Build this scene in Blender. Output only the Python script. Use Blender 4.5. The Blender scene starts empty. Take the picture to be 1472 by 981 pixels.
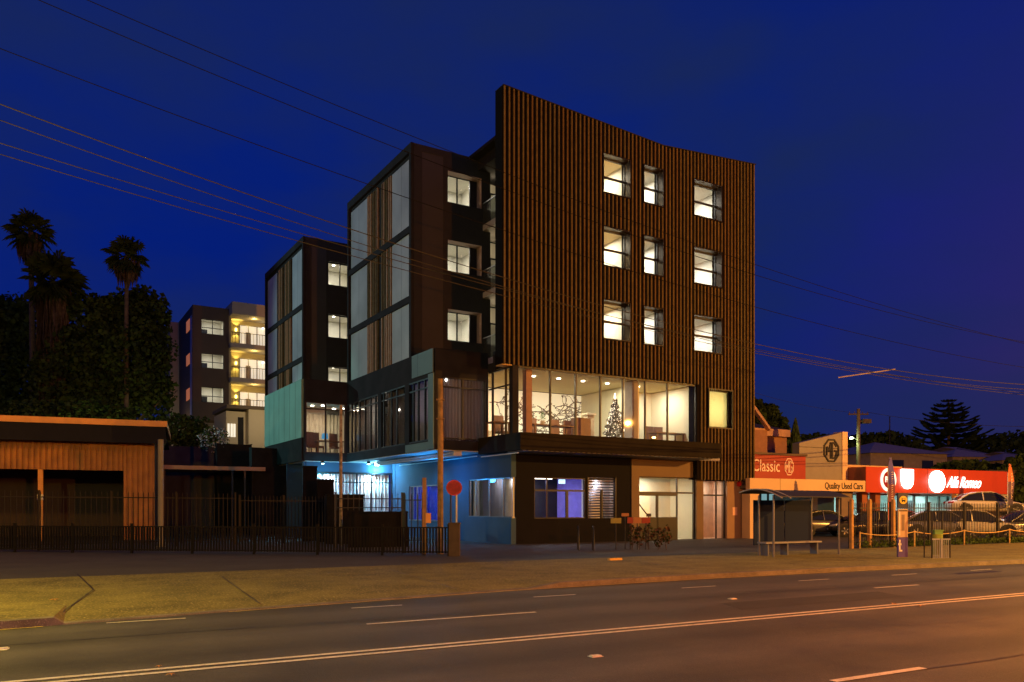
import bpy, bmesh, math, random
from mathutils import Vector, Matrix, noise as mnoise
random.seed(7)
R = math.radians
sc = bpy.context.scene
COL = sc.collection
F, HY, CX, H = 1150.0, 730.0, 736.0, 1.6      # photograph: focal length in px, eye level, centre column, eye height

# ------------------------------------------------------------------ frames
class Frame:
    """a ground frame (origin, heading): local (s, r, z) <-> world, and where a sight line meets its planes"""
    def __init__(self, ox, oy, deg, oz=0.0):
        self.o = (ox, oy, oz); self.a = R(deg)
        self.e = (math.cos(self.a), math.sin(self.a)); self.g = (-math.sin(self.a), math.cos(self.a))
    def w(self, s, r, z=0.0):
        return Vector((self.o[0]+self.e[0]*s+self.g[0]*r, self.o[1]+self.e[1]*s+self.g[1]*r, self.o[2]+z))
    def s_at(self, px, r):
        k = (px-CX)/F; x0 = self.o[0]+self.g[0]*r; y0 = self.o[1]+self.g[1]*r
        return (k*y0-x0)/(self.e[0]-k*self.e[1])
    def r_at(self, px, s):
        k = (px-CX)/F; x0 = self.o[0]+self.e[0]*s; y0 = self.o[1]+self.e[1]*s
        return (k*y0-x0)/(self.g[0]-k*self.g[1])
    def z_at(self, py, s, r):
        return H+(HY-py)/F*self.w(s, r).y-self.o[2]
def G(px, py):
    Y = H*F/(py-HY); return ((px-CX)/F*Y, Y)
def PX(px, Y): return (px-CX)/F*Y
def PZ(py, Y): return H+(HY-py)/F*Y

# ------------------------------------------------------------------ materials
MATS = {}
def mat(name, col, rough=.7, metal=0, var=.12, scale=3.0, bump=0.0, bscale=40, emit=None, estr=1.0, spec=.4):
    if name in MATS: return MATS[name]
    m = bpy.data.materials.new(name); m.use_nodes = True; nt = m.node_tree; b = nt.nodes['Principled BSDF']
    b.inputs['Roughness'].default_value = rough; b.inputs['Metallic'].default_value = metal
    b.inputs['Specular IOR Level'].default_value = spec
    tc = nt.nodes.new('ShaderNodeTexCoord')
    n = nt.nodes.new('ShaderNodeTexNoise'); n.inputs['Scale'].default_value = scale; n.inputs['Detail'].default_value = 6
    nt.links.new(tc.outputs['Object'], n.inputs['Vector'])
    cr = nt.nodes.new('ShaderNodeValToRGB')
    cr.color_ramp.elements[0].position = .3; cr.color_ramp.elements[1].position = .7
    cr.color_ramp.elements[0].color = (*[max(0, c*(1-var)) for c in col], 1)
    cr.color_ramp.elements[1].color = (*[min(1, c*(1+var)) for c in col], 1)
    nt.links.new(n.outputs['Fac'], cr.inputs['Fac']); nt.links.new(cr.outputs['Color'], b.inputs['Base Color'])
    if bump:
        n2 = nt.nodes.new('ShaderNodeTexNoise'); n2.inputs['Scale'].default_value = bscale; n2.inputs['Detail'].default_value = 4
        nt.links.new(tc.outputs['Object'], n2.inputs['Vector'])
        bp = nt.nodes.new('ShaderNodeBump'); bp.inputs['Strength'].default_value = bump; bp.inputs['Distance'].default_value = .02
        nt.links.new(n2.outputs['Fac'], bp.inputs['Height']); nt.links.new(bp.outputs['Normal'], b.inputs['Normal'])
    if emit:
        b.inputs['Emission Color'].default_value = (*emit, 1); b.inputs['Emission Strength'].default_value = estr
    MATS[name] = m; return m
def glass(name, tint=(1, 1, 1), refl=.08, alpha=0.0, col=(.02, .025, .03)):
    if name in MATS: return MATS[name]
    m = bpy.data.materials.new(name); m.use_nodes = True; nt = m.node_tree; nt.nodes.clear()
    out = nt.nodes.new('ShaderNodeOutputMaterial'); t = nt.nodes.new('ShaderNodeBsdfTransparent'); t.inputs[0].default_value = (*tint, 1)
    g = nt.nodes.new('ShaderNodeBsdfGlossy'); g.inputs['Roughness'].default_value = .02
    lw = nt.nodes.new('ShaderNodeLayerWeight'); pw = nt.nodes.new('ShaderNodeMath'); pw.operation = 'POWER'; pw.inputs[1].default_value = 5
    ma = nt.nodes.new('ShaderNodeMath'); ma.operation = 'MULTIPLY_ADD'; ma.inputs[1].default_value = .9; ma.inputs[2].default_value = .03
    nt.links.new(lw.outputs['Facing'], pw.inputs[0]); nt.links.new(pw.outputs[0], ma.inputs[0])
    mx = nt.nodes.new('ShaderNodeMixShader'); nt.links.new(ma.outputs[0], mx.inputs[0])
    nt.links.new(t.outputs[0], mx.inputs[1]); nt.links.new(g.outputs[0], mx.inputs[2])
    if alpha:
        d = nt.nodes.new('ShaderNodeBsdfDiffuse'); d.inputs[0].default_value = (*col, 1)
        m2 = nt.nodes.new('ShaderNodeMixShader'); m2.inputs[0].default_value = alpha
        nt.links.new(mx.outputs[0], m2.inputs[1]); nt.links.new(d.outputs[0], m2.inputs[2]); mx = m2
    nt.links.new(mx.outputs[0], out.inputs[0]); MATS[name] = m; return m
def emis(name, col, s):
    if name in MATS: return MATS[name]
    m = bpy.data.materials.new(name); m.use_nodes = True; nt = m.node_tree; b = nt.nodes['Principled BSDF']
    b.inputs['Base Color'].default_value = (*col, 1); b.inputs['Emission Color'].default_value = (*col, 1)
    b.inputs['Emission Strength'].default_value = s; MATS[name] = m; return m

# ------------------------------------------------------------------ mesh building
class MB:
    def __init__(s): s.v = []; s.f = []; s.m = []; s.sm = []
    def add(s, vs, fs, m=0, smooth=False):
        o = len(s.v); s.v += [tuple(v) for v in vs]
        for f in fs: s.f.append(tuple(i+o for i in f)); s.m.append(m); s.sm.append(smooth)
    def box(s, x0, x1, y0, y1, z0, z1, m=0):
        if x1 < x0: x0, x1 = x1, x0
        if y1 < y0: y0, y1 = y1, y0
        if z1 < z0: z0, z1 = z1, z0
        s.add([(x0, y0, z0), (x1, y0, z0), (x1, y1, z0), (x0, y1, z0), (x0, y0, z1), (x1, y0, z1), (x1, y1, z1), (x0, y1, z1)],
              [(0, 3, 2, 1), (4, 5, 6, 7), (0, 1, 5, 4), (1, 2, 6, 5), (2, 3, 7, 6), (3, 0, 4, 7)], m)
    def quad(s, a, b, c, d, m=0): s.add([a, b, c, d], [(0, 1, 2, 3)], m)
    def prism(s, poly, y0, y1, m=0):
        """polygon in (x, z), extruded along y"""
        n = len(poly)
        vs = [(p[0], y0, p[1]) for p in poly]+[(p[0], y1, p[1]) for p in poly]
        s.add(vs, [tuple(range(n)), tuple(range(2*n-1, n-1, -1))]+[(i, i+n, (i+1) % n+n, (i+1) % n) for i in range(n)], m)
    def prismz(s, poly, z0, z1, m=0):
        n = len(poly)
        vs = [(p[0], p[1], z0) for p in poly]+[(p[0], p[1], z1) for p in poly]
        s.add(vs, [tuple(range(n-1, -1, -1)), tuple(range(n, 2*n))]+[(i, (i+1) % n, (i+1) % n+n, i+n) for i in range(n)], m)
    def tube(s, pts, rad, n=8, m=0, cap=True, smooth=True):
        pts = [Vector(p) for p in pts]; rr = rad if isinstance(rad, (list, tuple)) else [rad]*len(pts)
        rings = []; up = Vector((0, 0, 1))
        for i, p in enumerate(pts):
            d = (pts[min(i+1, len(pts)-1)]-pts[max(i-1, 0)]).normalized()
            a = d.cross(up if abs(d.z) < .95 else Vector((1, 0, 0))).normalized(); b = d.cross(a)
            rings.append([p+(a*math.cos(2*math.pi*k/n)+b*math.sin(2*math.pi*k/n))*rr[i] for k in range(n)])
        vs = [v for r_ in rings for v in r_]; fs = []
        for i in range(len(pts)-1):
            for k in range(n): fs.append((i*n+k, i*n+(k+1) % n, (i+1)*n+(k+1) % n, (i+1)*n+k))
        s.add(vs, fs, m, smooth)
        if cap:
            o = len(pts)-1; s.add([vs[k] for k in range(n)], [tuple(range(n))], m); s.add([vs[o*n+k] for k in range(n)], [tuple(range(n))], m)
    def disc(s, c, rad, axis='y', n=24, m=0, th=.02, rz=None):
        rz = rz or rad; vs = []
        for e in (-.5, .5):
            for k in range(n):
                a = 2*math.pi*k/n; u, w = rad*math.cos(a), rz*math.sin(a)
                if axis == 'y': vs.append((c[0]+u, c[1]+e*th, c[2]+w))
                elif axis == 'x': vs.append((c[0]+e*th, c[1]+u, c[2]+w))
                else: vs.append((c[0]+u, c[1]+w, c[2]+e*th))
        s.add(vs, [tuple(range(n)), tuple(range(2*n-1, n-1, -1))]+[(i, i+n, (i+1) % n+n, (i+1) % n) for i in range(n)], m)
    def ball(s, c, rad, n=8, m=0, sz=1):
        vs = []; fs = []; h = n//2+1
        for i in range(h+1):
            t = math.pi*i/h
            for k in range(n):
                a = 2*math.pi*k/n; vs.append((c[0]+rad*math.sin(t)*math.cos(a), c[1]+rad*math.sin(t)*math.sin(a), c[2]+rad*math.cos(t)*sz))
        for i in range(h):
            for k in range(n): fs.append((i*n+k, (i+1)*n+k, (i+1)*n+(k+1) % n, i*n+(k+1) % n))
        s.add(vs, fs, m, True)
    def build(s, name, mats, parent=None, loc=None, rot=None, fixn=True):
        me = bpy.data.meshes.new(name); me.from_pydata(s.v, [], s.f)
        if not isinstance(mats, (list, tuple)): mats = [mats]
        for mm in mats: me.materials.append(mm)
        me.polygons.foreach_set('material_index', s.m); me.polygons.foreach_set('use_smooth', s.sm)
        if fixn and len(s.f) < 40000:
            bm = bmesh.new(); bm.from_mesh(me); bmesh.ops.recalc_face_normals(bm, faces=bm.faces); bm.to_mesh(me); bm.free()
        me.update()
        o = bpy.data.objects.new(name, me); COL.objects.link(o)
        if parent: o.parent = parent
        if loc is not None: o.location = loc
        if rot is not None: o.rotation_euler = (0, 0, rot)
        return o
def tag(o, label, cat, group=None, kind=None):
    o['label'] = label; o['category'] = cat
    if group: o['group'] = group
    if kind: o['kind'] = kind
    return o
def structure(o): o['kind'] = 'structure'; return o
def thing(name, label, cat, loc=(0, 0, 0), rot=0, group=None):
    o = bpy.data.objects.new(name, None); COL.objects.link(o); o.location = loc; o.rotation_euler = (0, 0, rot)
    return tag(o, label, cat, group)
def copy_tree(o, parent=None):
    c = o.copy(); COL.objects.link(c)
    if parent: c.parent = parent
    for ch in [x for x in COL.objects if x.parent == o]: copy_tree(ch, c)
    return c
def holes_wall(mb, s0, s1, z0, z1, r0, r1, holes, m=0, axis='s'):
    """wall slab with rectangular openings (a0, a1, z0, z1)"""
    xs = sorted({s0, s1, *[max(s0, min(s1, h[0])) for h in holes], *[max(s0, min(s1, h[1])) for h in holes]})
    for a, b in zip(xs, xs[1:]):
        if b-a < 1e-5: continue
        c = (a+b)/2; hs = sorted([(h[2], h[3]) for h in holes if h[0] < c < h[1]]); z = z0
        for p, q in hs:
            if p > z: (mb.box(a, b, r0, r1, z, p, m) if axis == 's' else mb.box(r0, r1, a, b, z, p, m))
            z = max(z, q)
        if z < z1: (mb.box(a, b, r0, r1, z, z1, m) if axis == 's' else mb.box(r0, r1, a, b, z, z1, m))
def text_mesh(body, size, mat_, parent, loc, rot=(R(90), 0, 0), ext=.01, sx=1.0, shear=0, off=0, align='CENTER', name='lettering', space=1.0):
    cu = bpy.data.curves.new('t', 'FONT'); cu.body = body; cu.size = size; cu.extrude = ext; cu.shear = shear; cu.offset = off
    cu.align_x = align; cu.align_y = 'CENTER'; cu.resolution_u = 4; cu.space_character = space
    o = bpy.data.objects.new('t', cu); COL.objects.link(o)
    dg = bpy.context.evaluated_depsgraph_get(); me = bpy.data.meshes.new_from_object(o.evaluated_get(dg))
    bpy.data.objects.remove(o); bpy.data.curves.remove(cu)
    me.name = name; me.materials.clear(); me.materials.append(mat_)
    n = bpy.data.objects.new(name, me); COL.objects.link(n); n.parent = parent; n.location = loc; n.rotation_euler = rot; n.scale = (sx, 1, 1)
    return n
def lamp(kind, loc, power, col, size=.3, rot=None, name='lamp_light', spot=None, blend=.5, sy=None):
    l = bpy.data.lights.new(name, kind); l.energy = power; l.color = col
    if kind == 'AREA':
        l.size = size
        if sy: l.shape = 'RECTANGLE'; l.size_y = sy
    else: l.shadow_soft_size = size
    if kind == 'SPOT': l.spot_size = R(spot or 120); l.spot_blend = blend
    o = bpy.data.objects.new(name, l); COL.objects.link(o); o.location = loc
    if rot: o.rotation_euler = rot
    return o
def aim(o, tgt):
    d = Vector(tgt)-o.location; o.rotation_euler = d.to_track_quat('-Z', 'Y').to_euler(); return o

# ------------------------------------------------------------------ camera, world, render
cam = bpy.data.cameras.new('camera'); camo = bpy.data.objects.new('camera', cam); COL.objects.link(camo)
camo.location = (0, 0, H); camo.rotation_euler = (R(90), 0, 0)
cam.sensor_width = 36; cam.lens = 36*F/1472; cam.shift_y = (HY-490.5)/1472; cam.clip_start = .05; cam.clip_end = 3000
sc.camera = camo
sc.view_settings.view_transform = 'Standard'; sc.view_settings.look = 'None'; sc.view_settings.exposure = 0; sc.view_settings.gamma = 1
sc.cycles.max_bounces = 6; sc.cycles.transparent_max_bounces = 16; sc.cycles.diffuse_bounces = 3; sc.cycles.glossy_bounces = 3
sc.cycles.sample_clamp_indirect = 4; sc.cycles.caustics_reflective = False; sc.cycles.caustics_refractive = False
sc.cycles.use_denoising = True
W = bpy.data.worlds.new('World'); sc.world = W; W.use_nodes = True; nt = W.node_tree
bg = nt.nodes['Background']; tc = nt.nodes.new('ShaderNodeTexCoord')
sep = nt.nodes.new('ShaderNodeSeparateXYZ'); nt.links.new(tc.outputs['Generated'], sep.inputs[0])
def node(t, **k):
    n = nt.nodes.new(t)
    for a, b in k.items(): setattr(n, a, b)
    return n
ramp = node('ShaderNodeValToRGB'); el = ramp.color_ramp.elements
el[0].position = 0.0; el[0].color = (.0048, .0140, .135, 1)
el[1].position = .85; el[1].color = (.0060, .0115, .095, 1)
e2 = el.new(.22); e2.color = (.0010, .0120, .185, 1)
e3 = el.new(.45); e3.color = (.0024, .0140, .165, 1)
nt.links.new(sep.outputs['Z'], ramp.inputs[0])
# rosy light pollution low on the right-hand side
mr = node('ShaderNodeMapRange'); mr.inputs['From Min'].default_value = .26; mr.inputs['From Max'].default_value = .62
nt.links.new(sep.outputs['X'], mr.inputs['Value'])
mz = node('ShaderNodeMapRange'); mz.inputs['From Min'].default_value = .60; mz.inputs['From Max'].default_value = .05
nt.links.new(sep.outputs['Z'], mz.inputs['Value'])
mm = node('ShaderNodeMath', operation='MULTIPLY'); nt.links.new(mr.outputs[0], mm.inputs[0]); nt.links.new(mz.outputs[0], mm.inputs[1])
mix = node('ShaderNodeMixRGB'); mix.inputs[2].default_value = (.036, .022, .080, 1)
nt.links.new(mm.outputs[0], mix.inputs[0]); nt.links.new(ramp.outputs[0], mix.inputs[1])
# faint cloud veil
mp = node('ShaderNodeMapping'); mp.inputs['Scale'].default_value = (1, 1, 2.4); nt.links.new(tc.outputs['Generated'], mp.inputs[0])
nz = node('ShaderNodeTexNoise'); nz.inputs['Scale'].default_value = 2.3; nz.inputs['Detail'].default_value = 7; nz.inputs['Roughness'].default_value = .5
nt.links.new(mp.outputs[0], nz.inputs['Vector'])
cr = node('ShaderNodeValToRGB'); cr.color_ramp.elements[0].position = .40; cr.color_ramp.elements[1].position = .64
nt.links.new(nz.outputs['Fac'], cr.inputs[0])
mk = node('ShaderNodeMath', operation='MULTIPLY'); mk.inputs[1].default_value = .85; nt.links.new(cr.outputs[0], mk.inputs[0])
mix2 = node('ShaderNodeMixRGB'); mix2.inputs[2].default_value = (.0095, .0205, .092, 1)
nt.links.new(mk.outputs[0], mix2.inputs[0]); nt.links.new(mix.outputs[0], mix2.inputs[1])
nt.links.new(mix2.outputs[0], bg.inputs[0]); bg.inputs[1].default_value = 1.0

# ------------------------------------------------------------------ shared materials
M_dark = mat('dark_metal', (.022, .022, .025), .45, .3, .1)
M_black = mat('black_render', (.022, .021, .023), .85, 0, .22, 1.2, spec=.1)
M_brown = mat('brown_panel', (.056, .056, .048), .6, 0, .10, .8)
M_white = mat('white_paint', (.78, .77, .72), .6, 0, .04)
M_glass = glass('window_glass', (.96, .97, .97))
M_back = mat('screen_backing', (.008, .006, .005), .9, spec=.05)
M_slA = mat('batten_orange', (.125, .086, .032), .6, 0, .25, 6, spec=.1)
M_slB = mat('batten_red', (.120, .073, .028), .6, 0, .25, 6, spec=.1)
M_slC = mat('batten_olive', (.105, .080, .034), .6, 0, .25, 6, spec=.1)
M_room = mat('room_wall', (.74, .71, .62), .8, 0, .03)
M_panel = mat('pale_cladding', (.34, .36, .36), .32, 0, .22, .55, spec=.5)
M_conc = mat('dark_block_wall', (.020, .020, .023), .9, 0, .25, 2, .3, spec=.1)
M_gal = mat('galvanised', (.30, .31, .33), .4, .7)
M_down = emis('downlight', (1, .93, .78), 14)
# ================================================================== GROUND AND ROAD
RF = Frame(0, 0, 28.2)
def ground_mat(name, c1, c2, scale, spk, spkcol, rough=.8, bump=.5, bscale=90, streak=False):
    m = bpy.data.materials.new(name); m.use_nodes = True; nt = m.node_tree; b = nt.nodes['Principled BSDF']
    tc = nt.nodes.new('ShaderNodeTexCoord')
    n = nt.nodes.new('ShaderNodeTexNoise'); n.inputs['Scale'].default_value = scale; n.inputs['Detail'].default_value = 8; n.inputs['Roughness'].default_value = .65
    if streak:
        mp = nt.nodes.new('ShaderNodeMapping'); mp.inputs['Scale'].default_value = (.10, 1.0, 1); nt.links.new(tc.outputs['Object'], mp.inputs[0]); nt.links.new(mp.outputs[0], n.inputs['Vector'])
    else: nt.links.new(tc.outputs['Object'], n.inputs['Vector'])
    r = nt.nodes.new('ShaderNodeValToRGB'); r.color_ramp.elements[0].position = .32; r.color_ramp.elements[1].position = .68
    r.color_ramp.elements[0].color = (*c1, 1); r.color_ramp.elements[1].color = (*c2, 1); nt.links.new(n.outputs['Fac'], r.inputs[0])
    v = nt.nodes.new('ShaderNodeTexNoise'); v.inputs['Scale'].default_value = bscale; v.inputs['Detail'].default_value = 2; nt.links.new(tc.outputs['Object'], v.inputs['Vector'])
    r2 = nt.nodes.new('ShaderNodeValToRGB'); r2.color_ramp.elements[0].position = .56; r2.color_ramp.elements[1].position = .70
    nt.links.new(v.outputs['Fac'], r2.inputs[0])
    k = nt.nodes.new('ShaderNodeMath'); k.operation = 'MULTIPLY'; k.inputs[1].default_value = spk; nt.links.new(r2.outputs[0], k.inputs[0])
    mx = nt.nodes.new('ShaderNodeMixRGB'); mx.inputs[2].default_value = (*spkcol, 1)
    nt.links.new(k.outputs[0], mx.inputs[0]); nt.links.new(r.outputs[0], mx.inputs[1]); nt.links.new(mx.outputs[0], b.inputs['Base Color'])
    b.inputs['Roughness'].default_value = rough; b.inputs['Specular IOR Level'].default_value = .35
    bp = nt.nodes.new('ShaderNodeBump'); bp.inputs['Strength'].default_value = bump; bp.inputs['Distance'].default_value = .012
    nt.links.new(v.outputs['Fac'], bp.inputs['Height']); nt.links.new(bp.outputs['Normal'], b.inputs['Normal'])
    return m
M_asph = ground_mat('road_asphalt', (.050, .050, .050), (.078, .077, .075), .9, .55, (.15, .14, .125), .72, .7, 75, True)
def road_wear(m):
    nt = m.node_tree; b = nt.nodes['Principled BSDF']; src = b.inputs['Base Color'].links[0].from_socket
    tc = nt.nodes.new('ShaderNodeTexCoord'); sp = nt.nodes.new('ShaderNodeSeparateXYZ'); nt.links.new(tc.outputs['Object'], sp.inputs[0])
    n = nt.nodes.new('ShaderNodeTexNoise'); n.inputs['Scale'].default_value = .35; n.inputs['Detail'].default_value = 5; nt.links.new(tc.outputs['Object'], n.inputs['Vector'])
    a = nt.nodes.new('ShaderNodeMath'); a.operation = 'MULTIPLY_ADD'; a.inputs[1].default_value = 1.6; nt.links.new(n.outputs['Fac'], a.inputs[0]); nt.links.new(sp.outputs['Y'], a.inputs[2])
    w = nt.nodes.new('ShaderNodeMath'); w.operation = 'MULTIPLY'; w.inputs[1].default_value = 3.6; nt.links.new(a.outputs[0], w.inputs[0])
    s_ = nt.nodes.new('ShaderNodeMath'); s_.operation = 'SINE'; nt.links.new(w.outputs[0], s_.inputs[0])
    r = nt.nodes.new('ShaderNodeMapRange'); r.inputs['From Min'].default_value = -1; r.inputs['To Min'].default_value = .74; r.inputs['To Max'].default_value = 1.12; nt.links.new(s_.outputs[0], r.inputs['Value'])
    n2 = nt.nodes.new('ShaderNodeTexNoise'); n2.inputs['Scale'].default_value = .9; n2.inputs['Detail'].default_value = 9; n2.inputs['Roughness'].default_value = .75; nt.links.new(tc.outputs['Object'], n2.inputs['Vector'])
    r2 = nt.nodes.new('ShaderNodeMapRange'); r2.inputs['From Min'].default_value = .3; r2.inputs['From Max'].default_value = .7; r2.inputs['To Min'].default_value = .68; r2.inputs['To Max'].default_value = 1.25; nt.links.new(n2.outputs['Fac'], r2.inputs['Value'])
    k = nt.nodes.new('ShaderNodeMath'); k.operation = 'MULTIPLY'; nt.links.new(r.outputs[0], k.inputs[0]); nt.links.new(r2.outputs[0], k.inputs[1])
    vm = nt.nodes.new('ShaderNodeVectorMath'); vm.operation = 'SCALE'; nt.links.new(src, vm.inputs[0]); nt.links.new(k.outputs[0], vm.inputs['Scale']); nt.links.new(vm.outputs[0], b.inputs['Base Color'])
    rr = nt.nodes.new('ShaderNodeMapRange'); rr.inputs['To Min'].default_value = .48; rr.inputs['To Max'].default_value = .82; nt.links.new(n2.outputs['Fac'], rr.inputs['Value']); nt.links.new(rr.outputs[0], b.inputs['Roughness'])
road_wear(M_asph)
M_yard = ground_mat('yard_asphalt', (.036, .035, .036), (.060, .057, .054), .7, .3, (.10, .09, .085), .8, .5, 40)
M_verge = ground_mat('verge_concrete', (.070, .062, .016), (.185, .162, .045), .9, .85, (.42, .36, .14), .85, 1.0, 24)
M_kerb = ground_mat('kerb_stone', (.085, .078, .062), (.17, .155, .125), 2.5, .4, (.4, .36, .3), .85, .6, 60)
M_line = ground_mat('line_paint', (.52, .50, .43), (.74, .72, .64), 9, .55, (.20, .19, .17), .6, .4, 45)
M_yell = ground_mat('yellow_paint', (.42, .33, .07), (.55, .45, .12), 9, .6, (.2, .17, .09), .6, .3, 45)
M_seam = mat('tar_seam', (.012, .012, .012), .5)

b = MB(); b.quad((-900, -500, 0), (1400, -500, 0), (1400, 1600, 0), (-900, 1600, 0)); structure(b.build('ground', M_yard))
EDGE_PX = [(-260, 930), (0, 906), (143, 895), (300, 882.5), (520, 866), (740, 849.5), (1000, 833.5), (1240, 821), (1472, 810.5), (1800, 798)]
EDGE = []
for px, py in EDGE_PX:
    x, y = G(px, py); EDGE.append((x*RF.e[0]+y*RF.e[1], x*RF.g[0]+y*RF.g[1]))
EDGE = [(-60, EDGE[0][1])]+EDGE+[(260, EDGE[-1][1])]
def edge_t(s):
    for (a, ta), (c, tc_) in zip(EDGE, EDGE[1:]):
        if a <= s <= c: return ta+(tc_-ta)*(s-a)/(c-a)
    return EDGE[-1][1]
SS = sorted(set([p[0] for p in EDGE]+[i*.5 for i in range(-30, 120)]))
b = MB()
for a, c in zip(SS, SS[1:]): b.quad((a, -2.6, .006), (c, -2.6, .006), (c, edge_t(c), .006), (a, edge_t(a), .006))
structure(b.build('road', M_asph, rot=RF.a))
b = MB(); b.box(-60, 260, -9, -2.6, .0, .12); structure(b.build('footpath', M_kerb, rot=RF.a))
# verge: full kerb height except where the crossover drops
def kerbh(s):
    s0, s1 = -2.55, 8.0        # crossover between these
    if s <= s0-.3 or s >= s1+.9: return .11
    if s < s0: return .11-(s-(s0-.3))/.3*.09
    if s > s1: return .02+(s-s1)/.9*.09
    return .02
_xl = G(92, 897); sl = _xl[0]*RF.e[0]+_xl[1]*RF.e[1]
_xr = G(752, 846); sr = _xr[0]*RF.e[0]+_xr[1]*RF.e[1]
def kerbh(s):
    if s <= sl-.12 or s >= sr+.7: return .11
    if s < sl: return .11-(s-(sl-.12))/.12*.085
    if s > sr: return .025+(s-sr)/.7*.085
    return .025
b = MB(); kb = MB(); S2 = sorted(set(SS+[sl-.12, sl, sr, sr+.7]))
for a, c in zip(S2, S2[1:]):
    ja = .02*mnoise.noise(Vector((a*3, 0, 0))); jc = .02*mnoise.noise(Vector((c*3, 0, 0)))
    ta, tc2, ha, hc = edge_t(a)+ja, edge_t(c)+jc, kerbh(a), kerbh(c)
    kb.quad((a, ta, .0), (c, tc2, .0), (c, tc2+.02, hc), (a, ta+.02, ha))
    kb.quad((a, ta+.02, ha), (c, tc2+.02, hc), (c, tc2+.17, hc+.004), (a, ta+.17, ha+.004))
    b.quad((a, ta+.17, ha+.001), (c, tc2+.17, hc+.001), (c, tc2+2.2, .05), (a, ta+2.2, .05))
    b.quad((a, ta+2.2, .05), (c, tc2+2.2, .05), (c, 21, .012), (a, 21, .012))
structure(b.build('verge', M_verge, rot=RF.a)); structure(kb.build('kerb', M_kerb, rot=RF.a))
# joints in the crossover slab
b = MB()
for (p0, q0), (p1, q1) in [((110, 828), (134, 852)), ((134, 852), (90, 886)), ((318, 832), (372, 872)), ((560, 822), (660, 852)), ((905, 806), (1000, 826)), ((1180, 800), (1262, 812)), ((134, 852), (500, 826))]:
    x0, y0 = G(p0, q0); x1, y1 = G(p1, q1); d = Vector((x1-x0, y1-y0)).normalized(); n = Vector((-d.y, d.x))*.011
    b.quad((x0-n.x, y0-n.y, .058), (x1-n.x, y1-n.y, .058), (x1+n.x, y1+n.y, .058), (x0+n.x, y0+n.y, .058))
structure(b.build('slab_joint', M_seam))
def strip(mb, s0, s1, t, w, z=.012, wob=0.0):
    n = max(1, int((s1-s0)/.5))
    for i in range(n):
        a, c = s0+(s1-s0)*i/n, s0+(s1-s0)*(i+1)/n
        ta = t(a) if callable(t) else t; tc2 = t(c) if callable(t) else t
        mb.quad((a, ta-w/2, z), (c, tc2-w/2, z), (c, tc2+w/2, z), (a, ta+w/2, z))
def s_px(px, t): return RF.s_at(px, t)
b = MB()
strip(b, -12, 200, 8.60, .085); strip(b, -12, 200, 8.40, .085)
for p0, p1 in [(1197, 1327), (1752, 1960)]: strip(b, s_px(p0, 5.07), s_px(p1, 5.07), 5.07, .09)
for p0, p1 in [(527, 770), (1257, 1320), (1500, 1530)]: strip(b, s_px(p0, 10.56), s_px(p1, 10.56), 10.56, .075)
strip(b, s_px(-200, 10.5), s_px(10, 10.5), 10.56, .075)
for p0, p1 in [(153, 267), (505, 578), (767, 827), (980, 1029), (1148, 1192), (1282, 1318), (1395, 1425)]: strip(b, s_px(p0, 12.35), s_px(p1, 12.35), 12.35, .06)
structure(b.build('road_marking', M_line, rot=RF.a))
b = MB(); strip(b, -30, s_px(62, 12.3), lambda s: edge_t(s)-.05, .045); strip(b, s_px(330, 12.7), s_px(1490, 13), lambda s: edge_t(s)-.05, .035)
structure(b.build('kerbside_marking', M_yell, rot=RF.a))
b = MB(); strip(b, -12, 60, lambda s: 10.95+.03*math.sin(s*1.3), .018, .0105); strip(b, s_px(1330, 5.0), 60, lambda s: 5.02+.02*math.sin(s*2.1), .022, .0105)
strip(b, s_px(1335, 12.6), s_px(1395, 12.6), 11.9, .25, .0095)
structure(b.build('road_seam', M_seam, rot=RF.a))
# cracks and an old trench patch
def crack(px, py, a, L, seed, w=.006):
    x, y = G(px, py); rnd = random.Random(seed); b = MB(); pts = [Vector((x, y))]
    for i in range(int(L/.12)): a += rnd.uniform(-.45, .45)*.6; pts.append(pts[-1]+Vector((math.cos(a), math.sin(a)))*.12)
    for i, (p, q) in enumerate(zip(pts, pts[1:])):
        d = (q-p).normalized(); n = Vector((-d.y, d.x)); w0, w1 = w*rnd.uniform(.3, 1), w*rnd.uniform(.3, 1)
        b.quad((p.x-n.x*w0, p.y-n.y*w0, .0105), (q.x-n.x*w1, q.y-n.y*w1, .0105), (q.x+n.x*w1, q.y+n.y*w1, .0105), (p.x+n.x*w0, p.y+n.y*w0, .0105))
    structure(b.build('road_crack', M_seam))
for k, (px, py, a, L) in enumerate(((420, 915, .6, 2.6), (900, 900, .5, 4.0), (1180, 905, .55, 3.5))): crack(px, py, a, L, k+1)
b = MB(); sa_, sb_ = s_px(1010, 10.2), s_px(1240, 10.2); b.quad((sa_, 9.3, .0085), (sb_, 9.3, .0085), (sb_+.3, 10.1, .0085), (sa_+.3, 10.1, .0085)); structure(b.build('road_patch', ground_mat('patch_asphalt', (.030, .029, .029), (.046, .044, .042), 1.5, .3, (.10, .09, .08), .7, .5, 60), rot=RF.a))
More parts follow.
